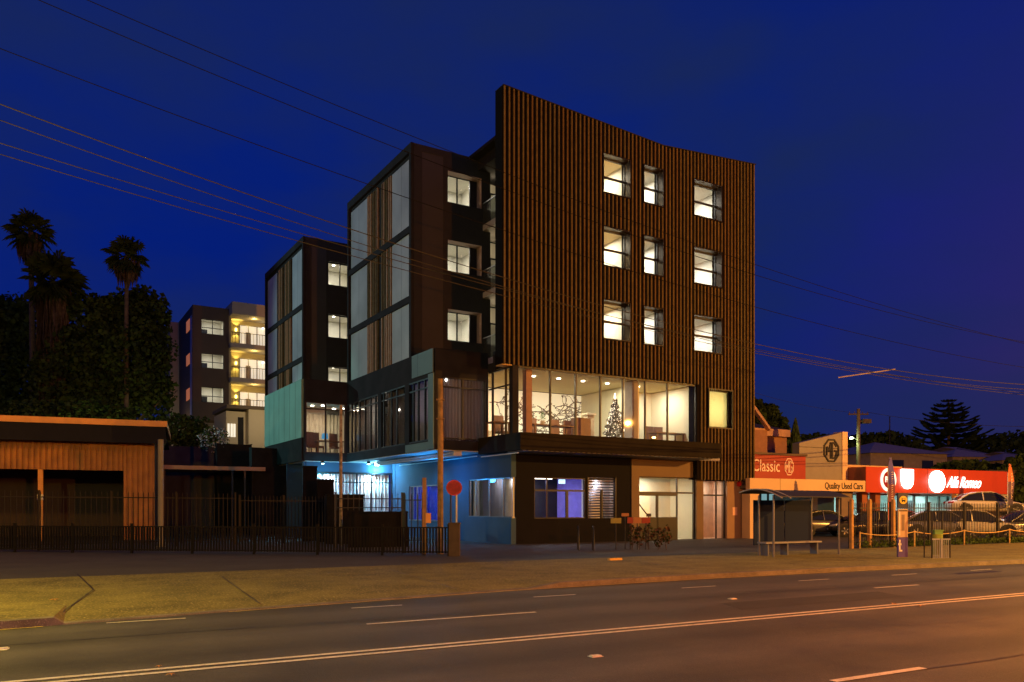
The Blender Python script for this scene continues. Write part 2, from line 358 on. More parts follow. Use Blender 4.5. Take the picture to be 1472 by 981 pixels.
# fallen leaves, studs
def leaf(px, py, sz, m, z, lab, cat='leaf'):
    x, y = G(px, py); b = MB()
    for k in range(5):
        a = k*1.25+random.random()*.4; rr = sz*(.6+.4*random.random())
        b.add([(0, 0, .012), (rr*.5*math.cos(a-.35), rr*.5*math.sin(a-.35), .022), (rr*math.cos(a), rr*math.sin(a), .006), (rr*.5*math.cos(a+.35), rr*.5*math.sin(a+.35), .020)], [(0, 1, 2, 3)])
    tag(b.build('fallen_leaf', m, loc=(x, y, z)), lab, cat, 'fallen leaves')
M_leafo = mat('dry_leaf', (.50, .25, .05), .7)
leaf(229, 961.5, .055, M_leafo, .012, 'small orange dry leaf on the far line of the double centre marking')
leaf(246, 973, .065, M_leafo, .012, 'curled orange dry leaf on the near line of the double centre marking')
leaf(80, 868, .11, M_leafo, .06, 'orange dry leaf lying on the concrete crossover at the left')
leaf(1284, 870, .09, M_leafo, .012, 'dry leaf beyond the double centre lines, right part of the road')
leaf(1325, 873, .09, M_leafo, .012, 'dry leaf on the near side of the double centre lines, right part of the road')
def stud(px, py, lab, sz=.07):
    x, y = G(px, py); b = MB(); b.box(-sz, sz, -sz*.7, sz*.7, 0, .006); b.prismz([(-sz*.8, -sz*.5), (sz*.8, -sz*.5), (sz*.8, sz*.5), (-sz*.8, sz*.5)], .006, .016)
    tag(b.build('road_stud', M_line, loc=(x, y, .007), rot=RF.a), lab, 'road stud', 'road studs')
stud(1053, 862, 'pale road stud in the middle of the far lanes')
stud(856, 945, 'pale road stud in the near lane, below the double centre lines')
stud(3, 934, 'pale road stud at the left end of the far lane')
x, y = G(884, 806.5); b = MB(); b.prism([(-.24, 0), (.24, 0), (.21, .07), (-.21, .07)], -.06, .06, 0)
for k in (-.12, .02, .16): b.prism([(k-.03, .0705), (k+.03, .0705), (k+.03, .0745), (k-.03, .0745)], -.058, .058, 1)
tag(b.build('ground_marker', [mat('yellow_rubber', (.62, .38, .07), .5), M_seam], loc=(x, y, .015), rot=RF.a), 'low yellow rubber marker block on the paving before the building', 'marker')

# ================================================================== MAIN BUILDING
def sheer(name, c):
    m = bpy.data.materials.new(name); m.use_nodes = True; nt = m.node_tree; nt.nodes.clear(); o = nt.nodes.new('ShaderNodeOutputMaterial')
    d = nt.nodes.new('ShaderNodeBsdfDiffuse'); d.inputs[0].default_value = (*c, 1); t = nt.nodes.new('ShaderNodeBsdfTranslucent'); t.inputs[0].default_value = (*[min(1, x*1.5) for x in c], 1)
    x = nt.nodes.new('ShaderNodeMixShader'); x.inputs[0].default_value = .5; nt.links.new(d.outputs[0], x.inputs[1]); nt.links.new(t.outputs[0], x.inputs[2]); nt.links.new(x.outputs[0], o.inputs[0]); MATS[name] = m; return m

BF = Frame(.03, 34.5, 31.0)
bld = thing('apartment_building', 'large dark five-storey building with timber batten screen wall, lit windows and stepped glass wings', 'building', (BF.o[0], BF.o[1], 0), BF.a)
W_TOP = 19.05
# ---- screen wall with openings
S_END = 14.9
S_BEG = -.52            # the screen overhangs the glass corner
tops = [18.0, 14.62, 11.24]
cols = [(866, 905), (924, 952.5), (996, 1036)]
openings = []
for (pa, pb) in cols:
    for T in tops: openings.append((BF.s_at(pa, 0), BF.s_at(pb, 0), T-1.82, T))
sw0, sw1 = BF.s_at(1018, 0), BF.s_at(1051, 0)
small = (sw0, sw1, BF.z_at(614, sw0, 0), BF.z_at(560, sw0, 0))
Z_GL = 7.78            # underside of screen above the glazing
S_GL = BF.s_at(1002, 0)
def ptop(s): return 19.60-(.50)*s/8.9 if s < 8.9 else 19.16+.46*(s-8.9)/(S_END-8.9)
b = MB()
holes_wall(b, S_BEG, S_END, Z_GL, 19.0, 0.0, .6, openings+[(S_GL, S_END, 0, Z_GL+.001)])
holes_wall(b, S_GL+.004, S_END, 3.02, Z_GL, 0.0, .6, [small])
N = 12
b.prism([(S_BEG, 19.0)]+[(S_END, 19.0)]+[(S_BEG+(S_END-S_BEG)*i/N, ptop(S_BEG+(S_END-S_BEG)*i/N)) for i in range(N, -1, -1)], 0.0, .6)
b.build('screen_wall', M_back, bld)
# battens
b = MB(); sp = .234; n = int((S_END-S_BEG)/sp)
allh = openings+[small]
for i in range(n+2):
    s = S_BEG+.05+i*sp; w = .068
    if s+w > S_END+.03: break
    zb = Z_GL-.02 if s < S_GL else 3.0
    zs = zb; segs = []
    for h in sorted([h for h in allh if h[0]-.08 < s+w/2 < h[1]+.08], key=lambda q: q[2]):
        segs.append((zs, h[2]-.04)); zs = h[3]+.04
    segs.append((zs, ptop(s)+.03))
    k = random.choice((0, 0, 0, 1, 2, 2, 0, 1))
    for a, c in segs:
        if c > a: b.box(s, s+w, -.075, -.002, a, c, k)
b.build('timber_battens', [M_slA, M_slB, M_slC], bld)
b = MB(); b.box(S_BEG+.02, -.004, .02, .58, Z_GL-.05, Z_GL-.003); b.build('overhang_soffit', mat('ochre_soffit', (.55, .34, .12), .6), bld)
# parapet cap
b = MB()
for i in range(N):
    a, c = S_BEG+(S_END-S_BEG)*i/N, S_BEG+(S_END-S_BEG)*(i+1)/N
    b.add([(a, -.10, ptop(a)+.032), (c, -.10, ptop(c)+.032), (c, .62, ptop(c)+.032), (a, .62, ptop(a)+.032), (a, -.10, ptop(a)+.07), (c, -.10, ptop(c)+.07), (c, .62, ptop(c)+.07), (a, .62, ptop(a)+.07)],
          [(0, 3, 2, 1), (4, 5, 6, 7), (0, 1, 5, 4), (1, 2, 6, 5), (2, 3, 7, 6), (3, 0, 4, 7)])
b.build('parapet_cap', M_dark, bld)
M_rev = mat('reveal_metal', (.035, .026, .020), .3, .3)
def room_box(s0, s1, r0, r1, z0, z1, wallm, name='room', parent=bld, axis='r'):
    """five-sided lit room open towards r0 (or, axis='s', towards s0)"""
    b = MB()
    if axis == 'r':
        b.quad((s0, r1, z0), (s1, r1, z0), (s1, r1, z1), (s0, r1, z1)); b.quad((s0, r0, z0), (s0, r1, z0), (s0, r1, z1), (s0, r0, z1)); b.quad((s1, r0, z0), (s1, r1, z0), (s1, r1, z1), (s1, r0, z1))
    else:
        b.quad((s1, r0, z0), (s1, r1, z0), (s1, r1, z1), (s1, r0, z1)); b.quad((s0, r0, z0), (s1, r0, z0), (s1, r0, z1), (s0, r0, z1)); b.quad((s0, r1, z0), (s1, r1, z0), (s1, r1, z1), (s0, r1, z1))
    b.quad((s0, r0, z0), (s1, r0, z0), (s1, r1, z0), (s0, r1, z0)); b.quad((s0, r0, z1), (s1, r0, z1), (s1, r1, z1), (s0, r1, z1))
    return b.build(name, wallm, parent, fixn=False)
def in_lamp(s, r, z, power, col=(1, .87, .66), size=.5, fr=BF, **k):
    return lamp('AREA', fr.w(s, r, z), power, col, size, name='room_light', **k)
M_roomy = mat('cream_room_wall', (.78, .68, .46), .8, 0, .02)
ROOMP = 115
for ci, (pa, pb) in enumerate(cols):
    for ri, T in enumerate(tops):
        h = openings[ci*3+ri]; z0, z1 = h[2], h[3]
        fr = .32; sb = h[0]+(h[1]-h[0])*.93
        f = MB(); fw = .06
        f.box(h[0], h[1], fr, fr+.08, z1-.09, z1-.0); f.box(h[0], h[1], fr, fr+.08, z0, z0+.07)
        f.box(h[0], h[0]+fw, fr, fr+.08, z0+.07, z1-.09); f.box(h[1]-fw, h[1], fr, fr+.08, z0+.07, z1-.09)
        zm = z0+(z1-z0)*.49; f.box(h[0]+fw, h[1]-fw, fr-.01, fr+.07, zm-.045, zm+.045)
        if ci != 1: pass
        win = f.build('window', M_dark, bld)
        g = MB(); g.box(h[0]+fw, h[1]-fw, fr+.03, fr+.04, z0+.07, z1-.09); g.build('pane', M_glass, win)
        # lining of the opening
        l = MB(); l.box(h[0]+.001, h[1]-.001, -.09, fr, z1-.03, z1-.002); l.box(h[0]+.001, h[1]-.001, -.09, fr, z0+.002, z0+.03)
        l.box(h[1]-.03, h[1]-.002, -.09, fr, z0+.03, z1-.03); l.box(h[0]+.002, h[0]+.03, -.09, fr, z0+.03, z1-.03)
        l.box(h[1]-.034, h[1]-.03, -.08, fr-.02, zm-.04, zm+.04)
        l.build('window_lining', M_rev, win)
        warm = (ci == 0)
        room_box(h[0]-.5, h[1]+.6, .605, 3.4, z0-.85, z1+.12, M_roomy if warm else M_room, parent=bld)
        in_lamp((h[0]+h[1])/2+.2, 1.9, z1+.05, ROOMP*(1.0 if ci != 1 else .9), (1, .88, .64) if warm else (1, .95, .84))
        d = MB(); d.disc((h[0]+(.25, .3, .35)[ri] if ci != 2 else h[0]+.25, 1.3+.5*(ri % 2), z1+.10), .09, 'z', th=.02); d.build('ceiling_downlight', M_down, bld)
# lower small window in the battens
f = MB(); h = small; f.box(h[0], h[1], .15, .23, h[3]-.05, h[3]); f.box(h[0], h[1], .15, .23, h[2], h[2]+.06); f.box(h[0], h[0]+.05, .15, .23, h[2]+.06, h[3]-.05); f.box(h[1]-.05, h[1], .15, .23, h[2]+.06, h[3]-.05)
f.box(h[0]-.05, h[1]+.05, -.10, .0, h[3], h[3]+.06); f.box(h[0]-.05, h[1]+.05, -.10, .0, h[2]-.06, h[2]); f.box(h[1], h[1]+.05, -.10, .0, h[2], h[3]); f.box(h[0]-.05, h[0], -.10, .0, h[2], h[3])
win = f.build('window', M_dark, bld); g = MB(); g.box(h[0]+.05, h[1]-.05, .18, .19, h[2]+.06, h[3]-.05); g.build('pane', M_glass, win)
bl = MB(); bl.quad((h[0]+.01, .30, h[2]+.01), (h[1]-.01, .30, h[2]+.01), (h[1]-.01, .30, h[3]-.01), (h[0]+.01, .30, h[3]-.01)); bl.build('roller_blind', sheer('lit_blind', (.55, .52, .27)), win)
lamp('POINT', BF.w((h[0]+h[1])/2, 1.2, (h[2]+h[3])/2), 55, (1, .93, .62), .2, name='room_light')
l = MB(); l.box(h[0], h[1], .53, 1.4, h[3], h[3]+.03); l.box(h[0], h[1], 1.4, 1.44, h[2], h[3]); l.box(h[0]-.03, h[0], .53, 1.44, h[2]-.03, h[3]+.03); l.box(h[1], h[1]+.03, .53, 1.44, h[2]-.03, h[3]+.03); l.box(h[0], h[1], .53, 1.4, h[2]-.03, h[2]); l.build('window_recess', M_room, bld)

# ---- tower body behind the screen
sB, rB, rB2 = -2.12, 5.64, 14.6
sBe = BF.s_at(704.6, rB)
b = MB(); b.box(2.1, S_END-.02, 6.8, 12, 4.5, 18.9); b.box(3.2, S_END-.02, 3.6, 6.8, 8.2, 18.9)
b.box(S_END-.35, S_END-.004, .6, 12, 0, 19.05); b.box(2.0, S_END-.35, 3.6, 12, 0, 4.15)
b.build('tower_core', M_black, bld)
b = MB(); b.box(.9, S_END-.36, .604, 12, 18.95, 19.1); b.box(1.35, 3.3, 1.52, 5.6, 18.45, 18.95); b.box(sBe+.01, 3.3, 5.6, 6.8, 18.45, 18.94); b.build('roof', M_black, bld)
# ---- wing B (glass flank and brown front)
sB, rB, rB2 = -2.12, 5.64, 14.6
sBe = BF.s_at(704.6, rB)
ZB = 19.02
winsB = []
for t_ in (18.10, 14.72, 11.34):
    winsB.append((BF.s_at(643.5, rB), BF.s_at(692, rB), t_-1.52, t_))
b = MB(); holes_wall(b, sB, sBe, 8.0, ZB, rB, rB+.5, winsB)
b.build('wing_front_wall', M_brown, bld)
# darker frame strips and parapet on wing front, 2 cm proud
b = MB(); b.box(sB-.02, sB+.42, rB-.03, rB-.002, 8.0, ZB+.01); b.box(sB+.42, sBe, rB-.03, rB-.002, 18.72, ZB+.01)
sW = BF.s_at(637, rB)
holes_wall(b, sW, sBe, 8.0, 18.72, rB-.02, rB-.002, winsB); b.build('wing_trim', mat('dark_brown_trim', (.030, .030, .027), .8), bld)
def two_pane(h, r, parent=bld, light=None, room=True, rear=1.8, axis='s', wallm=None, lit_to=None, power=30, col=(1, .92, .76), proud=0.0):
    """window set into an r = const wall: frame, centre mullion, pane, lit room behind"""
    f = MB(); s0, s1, z0, z1 = h; fr = r; fw = .05; s2 = lit_to or s1
    f.box(s0, s1, fr, fr+.07, z1-fw, z1); f.box(s0, s1, fr, fr+.07, z0, z0+fw); f.box(s0, s0+fw, fr, fr+.07, z0+fw, z1-fw); f.box(s1-fw, s1, fr, fr+.07, z0+fw, z1-fw)
    sm = (s0+s2)/2; f.box(sm-.03, sm+.03, fr-.01, fr+.06, z0+fw, z1-fw)
    if lit_to: f.box(s2-.03, s2+.03, fr-.01, fr+.06, z0+fw, z1-fw)
    w = f.build('window', M_dark, parent); g = MB(); g.box(s0+fw, s1-fw, fr+.03, fr+.04, z0+fw, z1-fw); g.build('pane', M_glass, w)
    if room:
        room_box(s0-.4, s1+.5, r+.09, r+.09+2.4, z0-.5, z1+.15, wallm or M_room, parent=parent)
    return w
for hh in winsB:
    fr = rB+.45; sx_ = hh[0]+(hh[1]-hh[0])*.80; w = two_pane((hh[0], sx_, hh[2], hh[3]), fr, room=False); q = MB(); q.box(sx_+.002, hh[1], fr, fr+.08, hh[2], hh[3]); q.build('side_panel', M_dark, w)
    room_box(hh[0]-.1, hh[1]+.25, fr+.09, fr+2.2, hh[2]-.4, hh[3]+.15, M_room)
    in_lamp((hh[0]+hh[1])/2, fr+1.1, hh[3]+.1, 42, (1, .93, .78))
    l = MB(); l.box(hh[1]-.02, hh[1]-.002, rB-.03, fr, hh[2], hh[3]); l.box(hh[0], hh[1]-.02, rB-.03, fr, hh[3]-.02, hh[3]-.002); l.build('window_lining', mat('rosy_lining', (.34, .24, .20), .6), w); lamp('POINT', BF.w(hh[1]-.5, rB-.25, hh[3]-.25), .35, (1, .8, .65), .04, name='reveal_light')
# flank of wing B: frame, cladding panels, battens
def flank(s, r_near, r_far, zb, zt, panels, batts, bands, gaps=()):
    """left-facing face at s; panels/batts given as (px0, px1) seen in the photograph"""
    fm = MB(); fm.box(s, s+.4, r_near, r_far, zb, zt); fm.build('flank_wall', M_black, bld)
    edges = []
    for pa, pb in panels:
        ra, rb_ = BF.r_at(pb, s), BF.r_at(pa, s)
        z0 = zb+.05
        for zc in list(bands)+[zt-.45]:
            if zc-.2 > z0:
                p = MB(); p.box(s-.05, s-.002, ra, rb_, z0, zc-.17)
                n_ = max(1, round((rb_-ra)/1.15))
                for k in range(1, n_): p.box(s-.053, s-.05, ra+(rb_-ra)*k/n_-.006, ra+(rb_-ra)*k/n_+.006, z0, zc-.17, 1)
                p.build('cladding_panel', [M_panel, M_dark], bld)
            z0 = zc+.17
    for pa, pb in batts:
        ra, rb_ = BF.r_at(pb, s), BF.r_at(pa, s); p = MB(); r_ = ra
        while r_ < rb_:
            z0 = zb+.05
            for zc in list(bands)+[zt-.45]:
                p.box(s-.10, s-.002, r_, r_+.09, z0, zc-.17, random.choice((0, 0, 2, 1))); z0 = zc+.17
            r_ += .235
        p.build('flank_battens', [mat('flank_batten', (.34, .185, .085), .55, 0, .2, 5), M_slA, M_slC], bld)
    fr_ = MB()
    fr_.box(s-.16, s-.001, r_near-.03, r_near+.22, zb, zt+.02); fr_.box(s-.16, s-.001, r_far-.2, r_far, zb, zt+.02)
    fr_.box(s-.16, s-.001, r_near+.22, r_far-.2, zt-.38, zt+.02)
    for zc in bands: fr_.box(s-.14, s-.003, r_near+.22, r_far-.2, zc-.16, zc+.16)
    fr_.build('flank_frame', M_black, bld)
bandsB = [BF.z_at(324+4, sB, rB), BF.z_at(429, sB, rB)]
flank(sB, rB, rB2, 8.0, ZB, [(565, 592.5), (506, 529)], [(530.5, 545), (549.5, 564)], bandsB[::-1])
b = MB(); b.box(sB+.41, S_END-.5, rB2-.3, rB2, 8, ZB); b.box(sB+.41, sBe-.003, rB+.5, rB2-.3, 18.6, 18.9); b.box(sBe-.12, sBe-.004, rB+.5, rB+3.2, 8.1, 18.6); b.build('wing_shell', M_black, bld)
# ---- wing A further back
sA, rA = -2.92, 20.6
ZA = 18.75
b = MB(); winsA = []
for t_ in (BF.z_at(378, -.7, rA), BF.z_at(453, -.7, rA), BF.z_at(528, -.7, rA)): winsA.append((BF.s_at(472, rA), BF.s_at(508, rA), t_-1.50, t_))
holes_wall(b, sA, 4.5, 5, ZA, rA, rA+.3, winsA); b.build('rear_wing_front_wall', M_brown, bld)
b = MB(); b.box(sA-.02, 4.5, rA-.03, rA-.002, ZA-.5, ZA+.01); sw_ = BF.s_at(469, rA)
holes_wall(b, sw_, 4.5, 5, ZA-.5, rA-.02, rA-.002, winsA); b.build('rear_wing_trim', MATS['dark_brown_trim'], bld)
for hh in winsA:
    w = two_pane(hh, rA+.2, room=True); in_lamp((hh[0]+hh[1])/2, rA+1.3, hh[3]+.1, 50, (1, .93, .78))
    d = MB(); d.disc((hh[0]+.75, rA+1.2, hh[3]+.13), .08, 'z', th=.02); d.build('ceiling_downlight', M_down, bld)
bandsA = [BF.z_at(462, sA, rA+.3), BF.z_at(462-95+93, sA, rA+.3)]
zA1, zA2 = BF.z_at(436+4, sA, rA+.2), BF.z_at(512+4, sA, rA+.2)
flank(sA, rA, 30.2, 5.0, ZA, [(421.5, 436), (386, 399)], [(402, 408), (411, 419.5)], sorted([zA1, zA2]))
b = MB(); b.box(sA+.41, 8, 30.0, 30.2, 5, ZA); b.box(sA+.41, 4.5, rA+2.8, 30.0, ZA-.5, ZA-.1); b.box(4.3, 4.5, rA+.3, 30.2, 5, ZA-.5); b.box(-.2, 4.5, rB2+.01, rA-.04, 8.0, 18.0); b.build('rear_wing_shell', M_black, bld)

# ---- podium (first floor): zig-zag plan
sP, rP, rPA, sPA, rPZ = -2.66, 2.2, 13.5, -5.1, 21.6
Z0, Z1, ZP = 4.15, 8.6, 8.6
ZG0, ZG1 = 4.58, 7.38
b = MB()
# roof slab / parapet bands
b.box(sP, -.01, rP, rPA, ZG1+.02, 8.0); b.box(sPA, 3.2, rPA, rPZ, ZG1+.02, 8.0)
b.build('podium_ceiling', M_black, bld)
b = MB()
b.box(sP, -.01, rP-.05, rP+.12, ZG1, ZP)          # front parapet B
b.box(sP-.05, sP+.12, rP+.12, rPA-.05, ZG1, ZP)   # flank parapet
b.box(sPA, sP+.12, rPA-.05, rPA+.12, ZG1, ZP)     # front parapet A
b.box(-.01, 1.6, 1.52, 1.7, Z_GL, ZP)
b.build('podium_parapet', M_black, bld)
b = MB(); b.box(sPA, sP, rPA-.05, rPZ, Z0, ZG0); b.box(sP-.05, .4, rP-.05, rPA-.051, Z0, ZG0-.1); b.box(sP-.05, sP+.1, rP-.05, rPA-.051, ZG0-.1, ZG0); b.box(sP+.1, .0, rP-.05, rP+.1, ZG0-.1, ZG0); b.box(sP, .4, rPA-.051, rPZ, Z0, ZG0-.1)
b.build('podium_slab', M_black, bld)
M_soff = mat('soffit_paint', (.62, .66, .68), .6, 0, .05)
b = MB(); b.box(sPA+.05, sP-.06, rPA, rPZ, Z0-.03, Z0-.002); b.box(sP, .06, rP, rPZ, Z0-.03, Z0-.002); b.build('podium_soffit', M_soff, bld)
# teal-lit cladding box at the far left
b = MB(); b.box(sPA-.12, sPA+.1, rPA+.1, rPZ, BF.z_at(629, sPA, rPA), ZP)
for k in range(1, 7): rr = rPA+.1+(rPZ-rPA-.1)*k/7; b.box(sPA-.124, sPA-.12, rr-.012, rr+.012, 5.45, ZP-.01, 1)
b.build('podium_side_cladding', [mat('pale_podium_panel', (.17, .31, .27), .6, 0, .12, .8), M_dark], bld)
b = MB(); b.box(sPA-.10, sPA+.1, rPA+.1, rPZ, Z0, 5.44); b.build('podium_side_wall', M_conc, bld)
# parapet panels over the near corner, pale
b = MB(); rq = BF.r_at(593, sP-.05)
b.box(sP-.09, sP-.052, rP+.02, rq, 7.55, ZP-.02); b.box(sP-.093, sP-.09, rP+1.6, rP+1.63, 7.55, ZP-.02, 1)
b.box(sP-.09, sP-.052, rP-.05, rP+.5, ZG0-.4, 7.5); b.box(sP-.088, sP-.052, rP+.5, BF.r_at(585, sP), ZG0-.42, ZG0-.06)
b.build('corner_cladding', [mat('dark_podium_panel', (.085, .13, .12), .6, 0, .12, .8), M_dark], bld)
# podium glazing: flank (left-facing)
def sided_glazing(s, ra, rb_, z0, z1, mull, trans=None, name='flank_glazing'):
    f = MB()
    for r_ in mull: f.box(s-.03, s+.06, r_-.035, r_+.035, z0, z1)
    f.box(s-.03, s+.06, ra, rb_, z1-.06, z1); f.box(s-.03, s+.06, ra, rb_, z0, z0+.06)
    if trans: f.box(s-.02, s+.05, ra, rb_, trans-.03, trans+.03)
    w = f.build(name, M_dark, bld); g = MB(); g.box(s+.01, s+.02, ra, rb_, z0+.06, z1-.06); g.build('pane', M_glass, w); return w
mull = [BF.r_at(p, sP) for p in (621.5, 611, 601.5, 594.5, 583, 571, 563, 552, 546.5, 540, 533, 525, 517, 511, 506)]
sided_glazing(sP, rP+.12, rPA-.05, ZG0, ZG1, mull, ZG1-.42)
mcol = MB()
for p0, p1 in ((583, 589), (544, 549)): mcol = MB(); mcol.box(sP-.04, sP+.18, BF.r_at(p1, sP), BF.r_at(p0, sP), ZG0, ZG1); mcol.build('podium_column', M_black, bld)
def front_glazing(r, sa, sb, z0, z1, mull, trans=None, name='front_glazing', w=.035):
    f = MB()
    for s_ in mull: f.box(s_-w, s_+w, r-.03, r+.06, z0, z1)
    f.box(sa, sb, r-.03, r+.06, z1-.06, z1); f.box(sa, sb, r-.03, r+.06, z0, z0+.06)
    if trans: f.box(sa, sb, r-.02, r+.05, trans-.03, trans+.03)
    w_ = f.build(name, M_dark, bld); g = MB(); g.box(sa, sb, r+.01, r+.02, z0+.06, z1-.06); g.build('pane', M_glass, w_); return w_
front_glazing(rP, BF.s_at(635, rP), BF.s_at(699, rP), ZG0+.05, ZG1, [BF.s_at(p, rP) for p in (636, 665, 697)], ZG1-.45)
b = MB(); b.box(sP, BF.s_at(635, rP), rP-.03, rP+.1, ZG0, ZG1); b.build('podium_pier', M_black, bld); b = MB(); b.box(BF.s_at(699, rP), -.005, rP-.03, rP+.1, ZG0, ZG1); b.build('podium_pier', M_black, bld)
front_glazing(rPA, BF.s_at(438.5, rPA), BF.s_at(497, rPA), ZG0, ZG1, [BF.s_at(p, rPA) for p in (439.5, 468, 496)], ZG1-.38)
b = MB(); b.box(sPA, BF.s_at(438.5, rPA), rPA-.03, rPA+.1, ZG0, ZG1); b.build('podium_pier', M_black, bld); b = MB(); b.box(BF.s_at(497, rPA), sP+.12, rPA-.03, rPA+.1, ZG0, ZG1); b.build('podium_pier', M_black, bld)
# curtains
def curtain(pts0, pts1, z0, z1, m, amp=.05, pitch=.16, parent=bld, name='curtain'):
    (x0, y0), (x1, y1) = pts0, pts1; L = math.hypot(x1-x0, y1-y0); n = max(4, int(L/pitch*6)); d = ((x1-x0)/L, (y1-y0)/L); nn = (-d[1], d[0]); vs = []; fs = []
    for i in range(n+1):
        u = L*i/n; a = amp*math.sin(u/pitch*2*math.pi+.6*math.sin(u*2.3))*(1+.3*math.sin(u*5.1))
        x, y = x0+d[0]*u+nn[0]*a, y0+d[1]*u+nn[1]*a; vs += [(x, y, z0), (x, y, z1)]
    for i in range(n): fs.append((2*i, 2*i+2, 2*i+3, 2*i+1))
    b = MB(); b.add(vs, fs, 0, True); return b.build(name, m, parent, fixn=False)
M_curt = mat('beige_curtain', (.62, .55, .42), .9); M_curg = sheer('grey_sheer_curtain', (.26, .235, .24)); M_curw = mat('white_sheer_curtain', (.7, .72, .74), .9)
curtain((BF.s_at(435, rPA+3), rPA+3.4), (BF.s_at(520, rPA+3), rPA+3.4), ZG0, ZG1-.25, M_curt, .07, .22)
curtain((sP+.35, rP+.6), (sP+.35, BF.r_at(584, sP)), ZG0, ZG1, M_curg)
curtain((sP+.35, BF.r_at(571, sP)), (sP+.35, BF.r_at(549, sP)), ZG0, ZG1, M_curg)
curtain((sP+.35, BF.r_at(536, sP)), (sP+.35, BF.r_at(508, sP)), ZG0, ZG1, M_curg)
curtain((BF.s_at(633, rP)+.05, rP+.4), (-.06, rP+.4), ZG0, ZG1, M_curg)
# interior shells of the podium
M_dim = mat('dim_room_wall', (.30, .27, .25), .85)
b = MB(); b.quad((.0, rP+.2, ZG0), (.0, rPA, ZG0), (.0, rPA, ZG1), (.0, rP+.2, ZG1)); b.quad((sP, rPA+3.6, ZG0), (2, rPA+3.6, ZG0), (2, rPA+3.6, ZG1), (sP, rPA+3.6, ZG1)); b.quad((sP, 8.2, ZG0), (0, 8.2, ZG0), (0, 8.2, ZG1), (sP+.5, 8.2, ZG1)); b.build('podium_partition', M_dim, bld)
b = MB(); b.quad((sPA+.12, rPA+.1, ZG0), (sPA+.12, rPA+4, ZG0), (sPA+.12, rPA+4, ZG1), (sPA+.12, rPA+.1, ZG1)); b.quad((sPA+.1, rPA+3.6, ZG0), (1, rPA+3.6, ZG0), (1, rPA+3.6, ZG1), (sPA+.1, rPA+3.6, ZG1)); b.quad((sPA, rPA+.1, ZG1+.01), (1, rPA+.1, ZG1+.01), (1, rPA+3.6, ZG1+.01), (sPA, rPA+3.6, ZG1+.01)); b.build('dining_room_shell', M_room, bld)
in_lamp(-3.6, rPA+1.8, ZG1-.1, 60, (1, .84, .62), .6)
lamp('POINT', BF.w(sP+1.3, 10.5, 6.6), 45, (1, .88, .7), .15, name='room_light')
lamp('POINT', BF.w(sP+1.3, 4.6, 6.2), 26, (1, .85, .72), .15, name='room_light')
for (p, q) in ((449, 590), (464, 585), (480, 599), (495, 594)):
    r_ = rPA+1.2+(q-585)*.08; s_ = BF.s_at(p, r_); d = MB(); d.disc((s_, r_, ZG1-.02), .085, 'z', th=.03); d.build('ceiling_downlight', M_down, bld)
d = MB(); r_ = BF.r_at(541, sP); d.disc((sP+.25, r_, BF.z_at(579, sP, r_)), .05, 'x', th=.02); r_ = BF.r_at(567, sP); d.disc((sP+.25, r_, BF.z_at(589, sP, r_)), .05, 'x', th=.02); d.build('wall_lamp', M_down, bld)
d = MB(); r_ = rP+.3; s_ = BF.s_at(641.5, r_); d.disc((s_, r_, BF.z_at(546.5, s_, r_)), .05, 'y', th=.03); d.build('wall_lamp', M_down, bld)
# ---- lounge (lit first-floor corner) glazing
LZ0, LZ1 = 4.62, 7.74
fz = MB()
f = front_glazing(.12, .30, S_GL, LZ0, LZ1, [BF.s_at(p, .12) for p in (791, 827.5, 863, 895.5, 927.5, 959.5, 1000)], None, 'lounge_glazing')
sided_glazing(.03, .30, rP-.06, LZ0, LZ1, [BF.r_at(p, .03) for p in (727, 708)], 6.95, 'lounge_side_glazing')
b = MB(); b.box(.0, .30, .0, .30, 4.2, LZ1+.02); b.box(-.02, .28, 1.5, rP-.06, LZ1, 8.1); b.build('corner_column', M_black, bld)
b = MB(); s1_, s2_ = BF.s_at(755.5, .6), BF.s_at(764, .6); b.box(s1_, s2_, .55, .85, LZ0, LZ1); b.build('lounge_column', mat('brown_column', (.40, .24, .15), .7), bld)
b = MB(); s1_, s2_ = BF.s_at(907, .7), BF.s_at(915, .7); b.box(s1_, s2_, .6, 1.2, LZ0, LZ1); b.build('lounge_column', mat('grey_column', (.30, .26, .24), .7), bld)
b = MB(); b.box(S_GL+.01, S_GL+.22, .3, .6, 4.6, LZ1); b.build('lounge_jamb', mat('orange_jamb', (.35, .15, .06), .6), bld)
# lounge shell
LR = 6.2
M_lc = mat('lounge_ceiling', (.78, .66, .36), .8, 0, .02)
b = MB(); b.box(.0, S_GL-.003, .05, .59, 4.2, 4.602); b.box(.0, S_GL+.2, .6, LR, 4.2, 4.60); b.build('lounge_floor', mat('carpet', (.12, .09, .08), .95), bld)
b = MB(); b.quad((.02, .05, LZ1+.03), (S_GL+.2, .05, LZ1+.03), (S_GL+.2, LR, LZ1+.03), (.02, LR, LZ1+.03)); b.build('lounge_ceiling', M_lc, bld)
sm1 = BF.s_at(841, LR-.05)
b = MB(); b.quad((.05, rP+.02, LZ0), (.05, LR, LZ0), (.05, LR, LZ1), (.05, rP+.02, LZ1)); b.quad((.05, LR, LZ0), (12, LR, LZ0), (12, LR, LZ1), (.05, LR, LZ1))
s3 = BF.s_at(916, 1.4); b.box(s3, s3+.12, 1.4, LR-.01, LZ0, LZ1); b.box(sm1+.02, s3-.002, 3.3, LR-.012, 6.6, LZ1)
b.box(s3+.13, S_GL+.2, 3.6, 3.7, LZ0, LZ1); b.box(S_GL+.12, S_GL+.2, .61, 3.59, LZ0, LZ1)
b.build('lounge_wall', mat('lounge_wall_paint', (.76, .72, .55), .8, 0, .02), bld)
